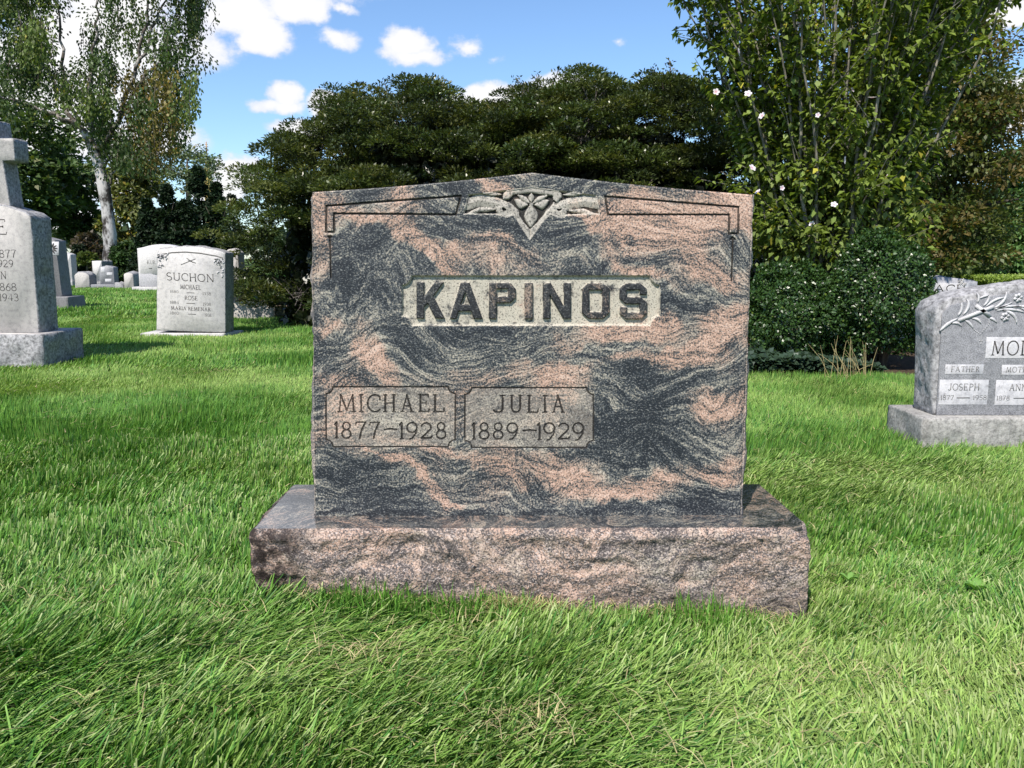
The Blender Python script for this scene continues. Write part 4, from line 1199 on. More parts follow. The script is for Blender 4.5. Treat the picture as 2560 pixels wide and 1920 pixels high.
# ---- the wide dark spreading bush behind the main stone
def big_bush():
    Yc = 11.7
    gl = at_y(545 * K_, 740 * K_, Yc); gr = at_y(1700 * K_, 740 * K_, Yc)
    xc, rx = (gl[0] + gr[0]) / 2, (gr[0] - gl[0]) / 2
    zt = at_y(1180 * K_, 185 * K_, Yc)[2]
    O = np.array([xc, Yc, 0.0])
    root = thing('spreading_bush', 'huge dark evergreen bush of layered leaf pads behind the main headstone', 'bush', O)
    lv = Leaves(); mb = MB()
    ry, ex = 2.5, 2.8
    def surf(th, ph):
        d = np.array([math.cos(ph) * math.cos(th), math.cos(ph) * math.sin(th), math.sin(ph)])
        k = (abs(d[0]) ** ex + abs(d[1]) ** ex + abs(d[2]) ** ex) ** (-1 / ex)
        return d * k
    cols = [(.064, .088, .025), (.084, .106, .030), (.052, .078, .026), (.098, .112, .032), (.044, .060, .022)]
    sil = np.array([(470, 740), (492, 600), (505, 500), (530, 440), (570, 392), (620, 335), (690, 285), (760, 236), (850, 222), (900, 204), (955, 202), (1000, 238), (1060, 260), (1110, 240), (1180, 192), (1250, 198), (1330, 198), (1420, 172),
                    (1490, 190), (1560, 215), (1640, 290), (1720, 430), (1780, 740)], float) * K_
    def under(p, r):
        """Lower a tuft that would stand above the bush's outline."""
        v = p - CAMP
        d = v @ _f
        px, py = 1280 + F * (v @ _r) / d, 960 - F * (v @ _u) / d
        lim = np.interp(px, sil[:, 0], sil[:, 1]) + r * .50 * F / d + rng.choice([-18, -6, 4, 26])
        if px < 500 * K_ + r * .7 * F / d: return None
        if py < lim: p = at_y(px, lim + 20 * rng.random(), p[1])
        return p
    pads = []
    for i in range(225):
        best, bd = None, -1
        for t_ in range(7):                   # spread the boughs evenly over the dome
            th = -math.pi + rng.random() * 2 * math.pi if rng.random() < .2 else -math.pi * rng.random()
            ph = math.asin(rng.random() ** .85)
            s = surf(th, ph)
            q = .80 + .22 * rng.random()
            c = np.array([s[0] * rx, s[1] * ry, s[2] * zt]) * q
            dd = min([np.linalg.norm((c - p) * np.array([1, 1, 1.5])) for p in pads[-120:]] or [9])
            if dd > bd: best, bd = c, dd
        r = .30 + .30 * rng.random()
        c = under(O + best, r)
        if c is None: continue
        c = c - O
        c[2] = max(c[2], .14 + .2 * rng.random())
        pads.append(c)
        if c[2] < 1.15 and rng.random() < .42: continue
        shade = .7 + .6 * rng.random()
        out = unit(c * np.array([1, 1, 0]) + 1e-6)
        for j in range(10):
            a_ = rng.random() * 6.283; e = math.sqrt(rng.random())
            sc = c + np.array([math.cos(a_) * e * r, math.sin(a_) * e * r, r * .50 * (1 - e * e) + .06 * rng.normal()]) + out * .08
            sr = r * (.30 + .22 * rng.random())
            n = int(150 * (sr / .17) ** 2) + 30
            d = rvec(n); d[:, 2] = np.where(d[:, 2] < -.1, -d[:, 2], d[:, 2])
            p = O + sc + d * sr * np.array([1.1, 1.1, .60]) * (.65 + .42 * rng.random((n, 1)))
            ax = unit(d * np.array([1, 1, .3]) + .6 * rvec(n) + np.array([0, 0, .30]))
            sz = .048 * (.6 + .75 * rng.random(n))
            nr = unit(np.array([0, 0, 1.0]) + .5 * d + .55 * rvec(n))
            lv.add(p, ax, sz, sz * .44, vary(np.array(cols[(i + j) % 5]) * shade, n, .4, .015), nrm=nr)
    # inner leaves, the shade of the bush's depths put into their dark tint
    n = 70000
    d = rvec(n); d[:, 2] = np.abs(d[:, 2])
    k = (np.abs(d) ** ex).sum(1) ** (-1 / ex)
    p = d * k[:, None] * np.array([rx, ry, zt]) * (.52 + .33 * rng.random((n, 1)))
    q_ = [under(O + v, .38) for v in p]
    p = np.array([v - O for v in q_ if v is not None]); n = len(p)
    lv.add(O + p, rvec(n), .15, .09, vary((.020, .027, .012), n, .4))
    # sprigs that break the outline
    for i in range(60):
        c = at_y((520 + 1100 * rng.random()) * K_, 300 * K_, Yc)
        xq = (c[0] - xc) / rx
        yy = Yc + (rng.random() - .6) * 1.6
        pxx = (520 + 1100 * rng.random()) * K_
        bpt = at_y(pxx, np.interp(pxx, sil[:, 0], sil[:, 1]) + 22, yy) - O
        tip = bpt + np.array([(rng.random() - .5) * .5, (rng.random() - .5) * .3, (.10 + .36 * rng.random() ** 2)])
        mb.tube([bpt - np.array([0, 0, .3]), (bpt + tip) / 2 + np.array([.03, 0, 0]), tip], [.012, .009, .004], 4)
        m = 46
        t = rng.random((m, 1)) ** .6
        q = bpt + (tip - bpt) * t + rvec(m) * .055
        lv.add(O + q, unit(rvec(m) + np.array([0, 0, .4])), .058, .026, vary((.040, .058, .022), m, .4))
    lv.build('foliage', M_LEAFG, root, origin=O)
    # limbs and grey dead twigs between the pads
    for c in pads[::6]:
        b = np.array([c[0] * .12, c[1] * .15, .02])
        m_ = np.array([c[0] * .62, c[1] * .6, c[2] * .42 + .1])
        mb.tube([b, m_, np.array(c) * .97], [.045, .026, .008], 5)
    mb.build('branches', M_BARK, root)
    tw = MB()
    for i in range(46):
        c = pads[int(rng.integers(len(pads)))]
        if c[1] > 0: continue
        o = np.array(c) * 1.0 + np.array([0, -.06, .02])
        for j in range(20):
            d = unit(rvec(1)[0] + np.array([0, -.5, .5]))
            tw.tube([o + .1 * rvec(1)[0], o + d * .17 + .05 * rvec(1)[0], o + d * (.26 + .2 * rng.random())], [.0045, .0032, .0014], 3, cap=False)
    tw.build('dead_twigs', bark_mat('dead_wood', (0.11, 0.095, 0.09), (0.22, 0.195, 0.185)), root, kind='stuff')
big_bush()

# ---- boxwoods
def boxwood(label, cx, top, bot, hw, Y, n=24000):
    b = at_z(cx * K_, bot * K_, .02); Y = Y or b[1]
    b = at_y(cx * K_, bot * K_, Y); t = at_y(cx * K_, top * K_, Y)
    rx = hw * K_ / F * Y
    z0 = float(gz(b[0], Y)); H = t[2] - z0
    O = np.array([b[0], Y, z0])
    root = thing('boxwood', label, 'shrub', O, 'round boxwoods at the edge of the planting')
    lv = Leaves()
    d = rvec(n); d[:, 2] = np.where(d[:, 2] < -.75, -d[:, 2], d[:, 2])
    lump = 1 + .40 * fbm(d[:, 0] * 2, d[:, 1] * 2, d[:, 2] * 2, s=1.2, o=3, seed=int(cx)) + .09 * fbm(d[:, 0] * 9, d[:, 1] * 9, d[:, 2] * 9, s=1, o=2, seed=3)
    sh = .68 + .33 * rng.random(n) ** .45
    p = d * (lump * sh)[:, None] * np.array([rx, rx * .95, H * .52]) + np.array([0, 0, H * .50])
    p[:, 2] = np.maximum(p[:, 2], .03)
    nr = unit(d + np.array([0, 0, .35]) + .7 * rvec(n))
    sz = .026 * (.7 + .6 * rng.random(n))
    lv.add(O + p, unit(d * .5 + rvec(n)), sz, sz * .6, vary((.036, .078, .018), n, .5, .03), nrm=nr)
    lv.build('foliage', M_LEAFG, root, origin=O)
    mb = MB()
    for i in range(16):
        a = rng.random() * 6.283; q = .6 * rx * math.sqrt(rng.random())
        mb.tube([(.05 * math.cos(a), .05 * math.sin(a), -.04), (q * .5 * math.cos(a), q * .5 * math.sin(a), H * .3), (q * math.cos(a), q * math.sin(a), H * .75)], [.016, .010, .004], 5)
    mb.build('stems', M_BARK, root)
boxwood('dark boxwood just right of the main headstone', 1712, 572, 795, 112, 6.75, 28000)
boxwood('taller round boxwood with its flank reaching the ACH headstone', 1893, 512, 812, 112, 6.55, 32000)
boxwood('boxwood in shade filling the gap between the two larger boxwoods', 1800, 610, 800, 95, 7.05, 20000)

# ---- rose of sharon: tall flowering shrub
def rose_of_sharon():
    Y = 7.6
    b = at_y(1770 * K_, 790 * K_, Y)
    O = np.array([b[0], Y, float(gz(b[0], Y))])
    root = thing('flowering_shrub', 'tall flowering shrub of upright grey stems with white and pale pink blossoms', 'shrub', O)
    lv = Leaves(); mb = MB()
    tips = []
    for i in range(84):
        th = rng.random() * 6.283
        rad = 1.62 * math.sqrt(rng.random())
        h = 3.3 + 1.25 * rng.random() - .25 * (rad / 1.5)
        p0 = np.array([.34 * math.cos(th) * rng.random(), .30 * math.sin(th) * rng.random(), -.05])
        end = np.array([rad * math.cos(th) * 1.04 + .02, rad * math.sin(th) * .8, h])
        t = np.linspace(0, 1, 9)[:, None]
        ctrl = p0 + np.array([(end[0] - p0[0]) * .28, (end[1] - p0[1]) * .28, h * .55])
        P = (1 - t) ** 2 * p0 + 2 * t * (1 - t) * ctrl + t ** 2 * end
        P[1:] += .03 * rng.normal(size=(8, 3))
        mb.tube(P, np.linspace(.019 + .006 * rng.random(), .005, 9), 5)
        def leafy(Q, n, spread):
            tt = rng.random((n, 1)) * (len(Q) - 1.001)
            k = tt.astype(int)[:, 0]
            p = Q[k] + (Q[k + 1] - Q[k]) * (tt - k[:, None])
            d = rvec(n); d[:, 2] *= .4
            d = unit(d)
            p = p + d * spread * rng.random((n, 1))
            s = .066 * (.55 + .75 * rng.random(n))
            ax = unit(d + np.array([0, 0, -.45]) + .35 * rvec(n))
            lv.add(O + p, ax, s, s * .62, vary((.150, .200, .042), n, .5, .035), nrm=unit(np.array([0, 0, 1.0]) + .6 * d + .55 * rvec(n)))
        leafy(P[3:], 120, .10)
        for j in range(9):
            k = 2 + int(rng.integers(7))
            st = P[min(k, 8)]
            if st[2] < .8: continue
            d = unit(np.array([math.cos(th), math.sin(th), 0]) * .5 + rvec(1)[0] * .8 + np.array([0, 0, .75]))
            ln = .28 + .42 * rng.random()
            Q = np.stack([st, st + d * ln * .5 + np.array([0, 0, .03]), st + d * ln + np.array([0, 0, .10])])
            mb.tube(Q, [.006, .0045, .002], 4, cap=False)
            leafy(Q, 48, .07)
            tips.append(Q[-1])
    # low leafy skirt in front
    for i in range(150):
        th = -math.pi * rng.random()
        c = np.array([(.35 + .5 * rng.random()) * math.cos(th), (.3 + .4 * rng.random()) * math.sin(th), .85 + 1.1 * rng.random()])
        n = 14; d = rvec(n)
        s = .068 * (.6 + .7 * rng.random(n))
        lv.add(O + c + d * .12, unit(d + np.array([0, 0, -.5])), s, s * .62, vary((.135, .185, .042), n, .5, .03), nrm=unit(np.array([0, 0, 1.0]) + .6 * rvec(n)))
    V = np.concatenate(lv.P); C = np.concatenate(lv.C)
    q = V.reshape(-1, 4, 3)
    score = q.mean(1)[:, 1] + 100 * (q.mean(1)[:, 2] > 3.3)      # nearest leaves in view become leaves of their own
    near = np.argsort(score)[:300]
    keep = np.ones(len(q), bool); keep[near] = False
    mesh('foliage', V[np.repeat(keep, 4)] - O, np.arange(keep.sum() * 4, dtype=np.int32).reshape(-1, 4), M_LEAF, root, True, C[np.repeat(keep, 4)], 'stuff')
    for k in near:
        mesh('leaf', q[k] - O, [[0, 1, 2, 3]], M_LEAF, root, True, C[k * 4:k * 4 + 4])
    mb.build('stems', M_GBARK, root)
    # blossoms
    pm, gp = new_mat('blossom_petal')
    Pc = gp.n('ShaderNodeTexCoord').outputs['Object']
    rr = gp.vm('LENGTH', Pc)
    colp = gp.ramp(rr, [(0.0, (0.55, 0.10, 0.18, 1)), (0.012, (0.72, 0.50, 0.55, 1)), (0.03, (0.80, 0.74, 0.78, 1))])
    p_ = gp.n('ShaderNodeBsdfPrincipled', {'Base Color': colp, 'Roughness': .6})
    t_ = gp.n('ShaderNodeBsdfTranslucent', {'Color': colp})
    gp.n('ShaderNodeOutputMaterial', {0: gp.n('ShaderNodeMixShader', {0: .3, 1: p_.outputs[0], 2: t_.outputs[0]}).outputs[0]})
    Vf, Ff = [], []
    for j in range(5):
        a = j * 1.2566
        ca, sa = math.cos(a), math.sin(a)
        pts = [(0, 0, 0), (.022, -.017, .010), (.040, -.013, .012), (.043, 0, .009), (.040, .013, .012), (.022, .017, .010)]
        o = len(Vf)
        Vf += [(x * ca - y * sa, x * sa + y * ca, z) for x, y, z in pts]
        Ff += [[o, o + 1, o + 2, o + 3], [o, o + 3, o + 4, o + 5]]
    proto = None
    spots = [(1845, 130), (1935, 95), (1990, 190), (2130, 70), (2240, 125), (2270, 130), (1870, 235), (1880, 420), (2045, 288), (2165, 310), (2335, 328), (2385, 345), (1970, 445), (1955, 470), (2150, 475), (2215, 440),
             (2325, 370), (1790, 230), (2000, 60), (2190, 85), (1905, 290), (2180, 245), (2290, 110), (2060, 150), (2110, 400), (2240, 190), (1790, 60), (2030, 560), (2085, 512), (2195, 565), (2130, 225), (1895, 480), (2320, 250), (2205, 30), (2420, 200)]
    for (a, b_) in spots:
        Yf = Y - .55 - .5 * rng.random() if abs(a - 2040) < 200 else Y - .15 * rng.random()
        p = at_y(a, b_, Yf) - O
        if proto is None:
            o = proto = mesh('flower', Vf, Ff, pm, root, True)
        else:
            o = proto.copy(); COL.objects.link(o); o.parent = root
        o.location = p
        o.rotation_euler = Vector((rng.normal() * .8, -.8 + .5 * rng.normal(), .25 + .6 * rng.normal())).to_track_quat('Z', 'Y').to_euler()
        s = .42 + .38 * rng.random(); o.scale = (s, s, s)
rose_of_sharon()

# ---- bronze-leaved tree behind it
def bronze_tree():
    Y = 14.5
    b = at_y(2000 * K_, 640 * K_, Y)
    O = np.array([b[0], Y, float(gz(b[0], Y))])
    root = thing('bronze_tree', 'bronze-leaved tree with dark limbs behind the flowering shrub', 'tree', O)
    mb = MB(); lv = Leaves()
    pt = lambda x, y, dy=0: at_y(x * K_, y * K_, Y + dy) - O
    tr = [np.array([0, 0, -.1]), pt(1998, 540), pt(1990, 430), pt(1985, 330)]
    mb.tube(tr, [.17, .14, .12, .09], 9)
    limbs = [[(1995, 470), (2060, 390), (2110, 320), (2190, 240)], [(1988, 400), (2040, 290), (2090, 200), (2140, 120)], [(1985, 330), (2000, 200), (2010, 80), (2020, -60)], [(1990, 430), (1920, 330), (1880, 200), (1870, 60)],
             [(1995, 480), (2080, 450), (2140, 440), (2200, 430)], [(1990, 450), (1900, 430), (1830, 380)], [(1985, 330), (2060, 180), (2080, 60), (2080, -40)]]
    for l in limbs:
        k = len(l)
        P = [pt(x, y, (rng.random() - .5) * 1.6 * i / k) for i, (x, y) in enumerate(l)]
        mb.tube(P, np.linspace(.075, .015, k), 6)
    mb.build('trunk', bark_mat('dark_bark', (0.025, 0.02, 0.018), (0.07, 0.06, 0.05)), root, True)
    # leaf sprays in flat layers round the limbs
    zones = [(2150, 330, 95, 60), (2110, 230, 70, 60), (2080, 120, 90, 80), (2010, 60, 110, 90), (2030, 200, 110, 90), (1930, 120, 100, 100), (1900, 280, 110, 90), (1990, 330, 110, 80), (2080, 400, 110, 60), (2000, 480, 130, 60), (1890, 430, 110, 80),
             (2060, 540, 100, 50), (1950, 560, 110, 50), (2150, 250, 60, 40), (2040, -40, 110, 60), (1800, 350, 80, 120), (2110, 470, 70, 50), (2170, 200, 40, 30)]
    for (x, y, rx, ry) in zones:
        m = int(24 * rx * ry / 7000) + 5
        for i in range(m):
            a = rng.random() * 6.283; q = math.sqrt(rng.random())
            c = pt(x + rx * q * math.cos(a), y + ry * q * math.sin(a), (rng.random() - .5) * 2.6)
            n = 130
            d = rvec(n)
            p = c + d * np.array([.42, .42, .16]) * rng.random((n, 1)) ** .4
            sz = .085 * (.6 + .7 * rng.random(n))
            col = np.array([(.115, .098, .034), (.100, .118, .036), (.130, .100, .034), (.085, .118, .036)][int(rng.integers(4))])
            lv.add(O + p, unit(d + .8 * rvec(n)), sz, sz * .6, vary(col, n, .4), nrm=unit(np.array([0, 0, 1.0]) + .7 * rvec(n)))
    lv.build('crown', M_LEAF, root, origin=O)
bronze_tree()

# ---- weeping birch on the left
def birch():
    Y = 34.0
    b = at_y(236 * K_, 592 * K_, Y)
    O = np.array([b[0], Y, float(gz(b[0], Y))])
    root = thing('birch_tree', 'weeping birch with a leaning white trunk and hanging branches', 'tree', O)
    pt = lambda x, y, dy=0.0: at_y(x * K_, y * K_, Y + dy) - O
    px = Y / F * K_
    mb = MB()
    path = [(237, 604), (238, 575), (238, 520), (233, 460), (224, 400), (211, 345), (197, 312), (180, 283)]
    rad = np.array([19, 15.5, 13.5, 12.5, 12, 11, 10.5, 8.5]) * px
    t = np.linspace(0, 7, 26)
    Pp = np.stack([np.interp(t, range(8), [pt(*q)[k] for q in path]) for k in range(3)], -1)
    mb.tube(Pp, np.interp(t, range(8), rad) * (1 + .06 * rng.normal(size=26)), 12, wob=.12)
    mb.build('trunk', M_BIRCH, root, True)
    mb = MB()
    limbs = [([(182, 287), (150, 245), (137, 170), (130, 80), (126, -40)], 6), ([(205, 335), (248, 285), (272, 215), (296, 130), (318, 40), (330, -50)], 6.5), ([(190, 300), (192, 220), (200, 140), (212, 50), (222, -50)], 5.5),
             ([(170, 270), (120, 250), (70, 232), (20, 215), (-40, 190)], 6), ([(262, 245), (320, 160), (360, 115), (385, 100)], 4), ([(200, 320), (160, 240), (100, 150), (50, 60), (20, -40)], 5), ([(225, 400), (260, 350), (300, 310), (340, 270)], 3),
             ([(290, 150), (335, 60), (355, 0), (360, -40)], 3.5), ([(215, 360), (250, 330), (275, 300)], 3)]
    LP = []
    for l, r in limbs:
        k = len(l)
        dy = (rng.random() - .5) * 5
        P = np.array([pt(x, y, dy * i / k) for i, (x, y) in enumerate(l)])
        tt = np.linspace(0, k - 1, 4 * k)
        Q = np.stack([np.interp(tt, range(k), P[:, c]) for c in range(3)], -1) + .06 * rng.normal(size=(4 * k, 3))
        mb.tube(Q, np.linspace(r * px, r * px * .25, 4 * k), 6)
        LP.append(Q)
    mb.build('branches', bark_mat('birch_limb_bark', (0.07, 0.06, 0.05), (0.30, 0.28, 0.26), (3, 3, 3), (0.45, 0.6)), root, True)
    # hanging leafy strands inside the crown's outline
    lim_x = [-80, 0, 60, 120, 160, 185, 215, 240, 262, 300, 340, 380, 405, 430, 446, 452]
    lim_y = [235, 225, 235, 262, 290, 300, 330, 345, 372, 385, 372, 335, 330, 215, 120, 60]
    lv = Leaves()
    tw = MB()
    for k_ in range(90):
        cx_ = -70 + 505 * rng.random()
        lo0 = np.interp(cx_, lim_x, lim_y)
        cy_ = -150 + (lo0 + 90) * rng.random()
        if cx_ < 150 and -150 < cy_ < 130 and rng.random() < .5: continue
        if 130 < cx_ < 250 and -150 < cy_ < 170 and rng.random() < .6: continue
        dz = (rng.random() - .5) * 6.0
        lenk = 55 + 110 * rng.random()
        warm = cx_ > 270 and cy_ > 60 and cx_ < 370 and rng.random() < .5
        base_c = np.array((.150, .125, .030) if warm else ((.100, .140, .036) if rng.random() < .4 else (.062, .104, .030))) * (.75 + .5 * rng.random())
        for i in range(15):
            x = cx_ + 19 * rng.normal()
            if x > 440: continue
            lo = np.interp(x, lim_x, lim_y)
            ys = cy_ + 14 * rng.normal()
            ln = min(lenk * (.55 + .6 * rng.random()), lo - ys)
            if ln < 14: continue
            dy = dz + .5 * rng.normal()
            top = pt(x, ys, dy); bot = pt(x + rng.normal() * 4, ys + ln, dy)
            m = int(ln * .46) + 6
            tt = rng.random((m, 1))
            bow = np.array([rng.normal() * .2, rng.normal() * .2, 0])
            p = top + (bot - top) * tt + bow * np.sin(np.pi * tt) + rvec(m) * .13
            sz = .135 * (.6 + .7 * rng.random(m))
            lv.add(O + p, unit(np.array([0, 0, -1.0]) + .6 * rvec(m)), sz, sz * .62, vary(base_c, m, .4, .03))
            if i % 3 == 0:
                tw.tube([top, (top + bot) / 2 + bow, bot], [.012, .009, .004], 3, cap=False)
    # leafier masses round the limbs
    for Q in LP:
        for j in range(7):
            c = Q[int(rng.integers(len(Q) // 3, len(Q)))] + rng.normal(size=3) * np.array([.55, .8, .4])
            n = 90
            d = rvec(n)
            p = c + d * np.array([.62, .7, .55]) * rng.random((n, 1)) ** .5
            lv.add(O + p, unit(d + np.array([0, 0, -.9])), .135, .085, vary((.055, .088, .028), n, .45, .04))
    lv.build('crown', M_LEAF, root, origin=O)
    tw.build('hanging_twigs', M_BARK, root, kind='stuff')
birch()

# ---- church spire
def spire():
    Y = 118.0
    O = at_y(448 * K_, 360 * K_, Y); O = np.array([O[0], Y, 0.0])
    root = thing('church_spire', 'slender gilded spire topped by a three-bar cross above the dark evergreens', 'spire', O)
    z = lambda y: at_y(448 * K_, y * K_, Y)[2]
    px = Y / F * K_
    gold = plain('gilded_metal', (0.62, 0.43, 0.12), .35, .6, .15, 2.0, .55)
    dk = plain('dull_gold', (0.40, 0.27, 0.16), .5, .5, .15, 2.0, .3)
    def lathe(prof, k=16):
        V = [(r * math.cos(2 * math.pi * j / k), r * math.sin(2 * math.pi * j / k), zz) for r, zz in prof for j in range(k)]
        Fc = [(i * k + j, i * k + (j + 1) % k, (i + 1) * k + (j + 1) % k, (i + 1) * k + j) for i in range(len(prof) - 1) for j in range(k)]
        return V, Fc
    zz = [z(y) for y in (520, 400, 372, 362, 356, 350, 345, 338, 331, 326)]
    rr = [9, 8.6, 7.6, 6.2, 4.2, 3.8, 2.2, 1.5, 1.2, .9]
    V, Fc = lathe(list(zip([r * px for r in rr], zz))); mesh('onion_dome', V, Fc, gold, root, True)
    V, Fc = lathe([(11 * px, -1), (11 * px, zz[0]), (9.5 * px, zz[0] + .3), (9 * px, zz[0] + .4)]); mesh('tower', V, Fc, plain('tower_render', (0.5, 0.42, 0.33)), root)
    mb = MB()
    w = .95 * px
    mb.box(-w, w, -w, w, zz[-1] - .3, z(306)); mb.box(-2.4 * px, 2.4 * px, -w * .8, w * .8, z(312) - w * .8, z(312) + w * .8); mb.box(-3.6 * px, 3.6 * px, -w * .8, w * .8, z(317) - w * .7, z(317) + w * .7)
    a = math.radians(28); R = np.array([[math.cos(a), 0, math.sin(a)], [0, 1, 0], [-math.sin(a), 0, math.cos(a)]])
    mb.box(-4.0 * px, 4.0 * px, -w * .8, w * .8, -w * .8, w * .8, (R, np.array([0, 0, z(323.5)])))
    mb.build('cross', dk, root)
spire()

# ---- far-off woods closing the horizon
def woods():
    lv = Leaves()
    for i in range(420):
        x = -150 + 300 * rng.random(); y = 82 + 55 * rng.random()
        h = 2.2 + 2.6 * float(vnoise(np.array([x / 16.0]), np.array([y / 30.0]), seed=4)[0]) + rng.random()
        r = 2.2 + 1.8 * rng.random()
        n = 34
        d = rvec(n); d[:, 2] = np.abs(d[:, 2])
        p = np.array([x, y, h * .45]) + d * np.array([r, r, h * .55])
        lv.add(p, rvec(n), 1.1, .8, vary(np.array((.045, .066, .028)) * (.7 + .6 * rng.random()), n, .3), nrm=unit(d + .4 * rvec(n)))
    o = lv.build('distant_woods', M_LEAF, None, 'stuff')
    tag(o, 'low far-off woods along the horizon beyond the graves', 'woods')
woods()

# ------------------------------------------------------------------ small plants at the planting's edge
def ivy():
    lv = Leaves(); n = 5200
    x0 = at_z(1870, 940, .03)[0]; x1 = at_z(2230, 940, .03)[0]
    x = x0 + (x1 - x0) * rng.random(n)
    y = 6.02 + .75 * rng.random(n) + .16 * fbm(x, x, s=1.5, o=3)
    hgt = .10 * (.5 + .5 * np.sin(np.clip((x1 - x) / (x1 - x0), 0, 1) * 2.2)) * (.4 + rng.random(n))
    p = np.stack([x, y, gz(x, y) + hgt], -1)
    lv.add(p, unit(rvec(n) * np.array([1, 1, .4])), .048, .04, vary((.034, .060, .036), n, .4), nrm=unit(np.array([0, -.35, 1.0]) + .4 * rvec(n)))
    tag(lv.build('ivy_cover', M_LEAFG, None, 'stuff'), 'low dark ivy carpet along the lawn edge below the boxwoods', 'ground cover')
    # bare soil strip
    a = np.linspace(x0 - .4, x1 + 1.6, 40)
    V = np.concatenate([np.stack([a, 5.98 + .10 * fbm(a, a * 0, s=1.2, o=3, seed=6), gz(a, a * 0 + 6.0) + .004], -1), np.stack([a, np.full(40, 9.2), gz(a, a * 0 + 9.2) + .004], -1)])
    Fc = np.array([(i, i + 1, 41 + i, 40 + i) for i in range(39)], np.int32)
    o = mesh('mulch_bed', V, Fc, plain('brown_mulch', (0.06, 0.042, 0.028), .95, .1, .6, 40.0)); o['kind'] = 'structure'
    FOOT.append((x0 - .1, x1 + 1.2, 6.05, 9.2))
ivy()

def dry_stalks():
    c = at_z(2110, 944, .02)
    root = thing('dry_stalks', 'bundle of dry straw-coloured stalks leaning at the boxwood foot', 'dead plant', (c[0], c[1], 0.0))
    m = plain('dry_straw', (0.42, 0.34, 0.17), .7, .2, .35, 80.0)
    for i in range(26):
        mb = MB()
        a = rng.normal() * .35 - .22
        h = .16 + .20 * rng.random()
        b = np.array([rng.normal() * .09 + .04, rng.normal() * .05, 0])
        t = np.array([b[0] + math.sin(a) * h, b[1] - .05 * rng.random(), h * math.cos(a)])
        mb.tube([b, (b + t) / 2 + np.array([0, 0, .015]), t + np.array([math.sin(a) * .04, 0, -.01])], [.0022, .0018, .0009], 4, cap=False)
        mb.build('stalk', m, root)
dry_stalks()

def weed(label, px, py, n, s, yaw=0):
    c = at_z(px, py, 0.0)
    z = float(gz(c[0], c[1]))
    root = thing('broadleaf_weed', label, 'weed', (c[0], c[1], z), 'broadleaf weeds in the lawn')
    for i in range(n):
        a = yaw + i * 6.283 / n + .4 * rng.normal()
        t = np.linspace(0, 1, 6)
        ln = s * (.8 + .4 * rng.random())
        cx = ln * t * .75; cz = .035 + ln * (t * 1.0 - .55 * t ** 2)
        w = s * .24 * np.sin(np.pi * np.clip(t * .88 + .10, 0, 1))
        V, Fc = [], []
        for k in range(6):
            for sgn in (-1, 0, 1):
                V.append((cx[k] * math.cos(a) - sgn * w[k] * math.sin(a), cx[k] * math.sin(a) + sgn * w[k] * math.cos(a), cz[k] - (.0 if sgn else .006)))
        for k in range(5):
            o = 3 * k
            Fc += [[o, o + 1, o + 4, o + 3], [o + 1, o + 2, o + 5, o + 4]]
        mesh('leaf', V, Fc, M_LEAF, root, True, np.tile((.19, .36, .085), (len(V), 1)))
weed('small round-leaved weed in the grass just right of the main base', 2122, 1448, 3, .034, 1.0)
weed('broad-leaved weed with two upright leaves at the right of the lawn', 2440, 1468, 4, .046, .4)

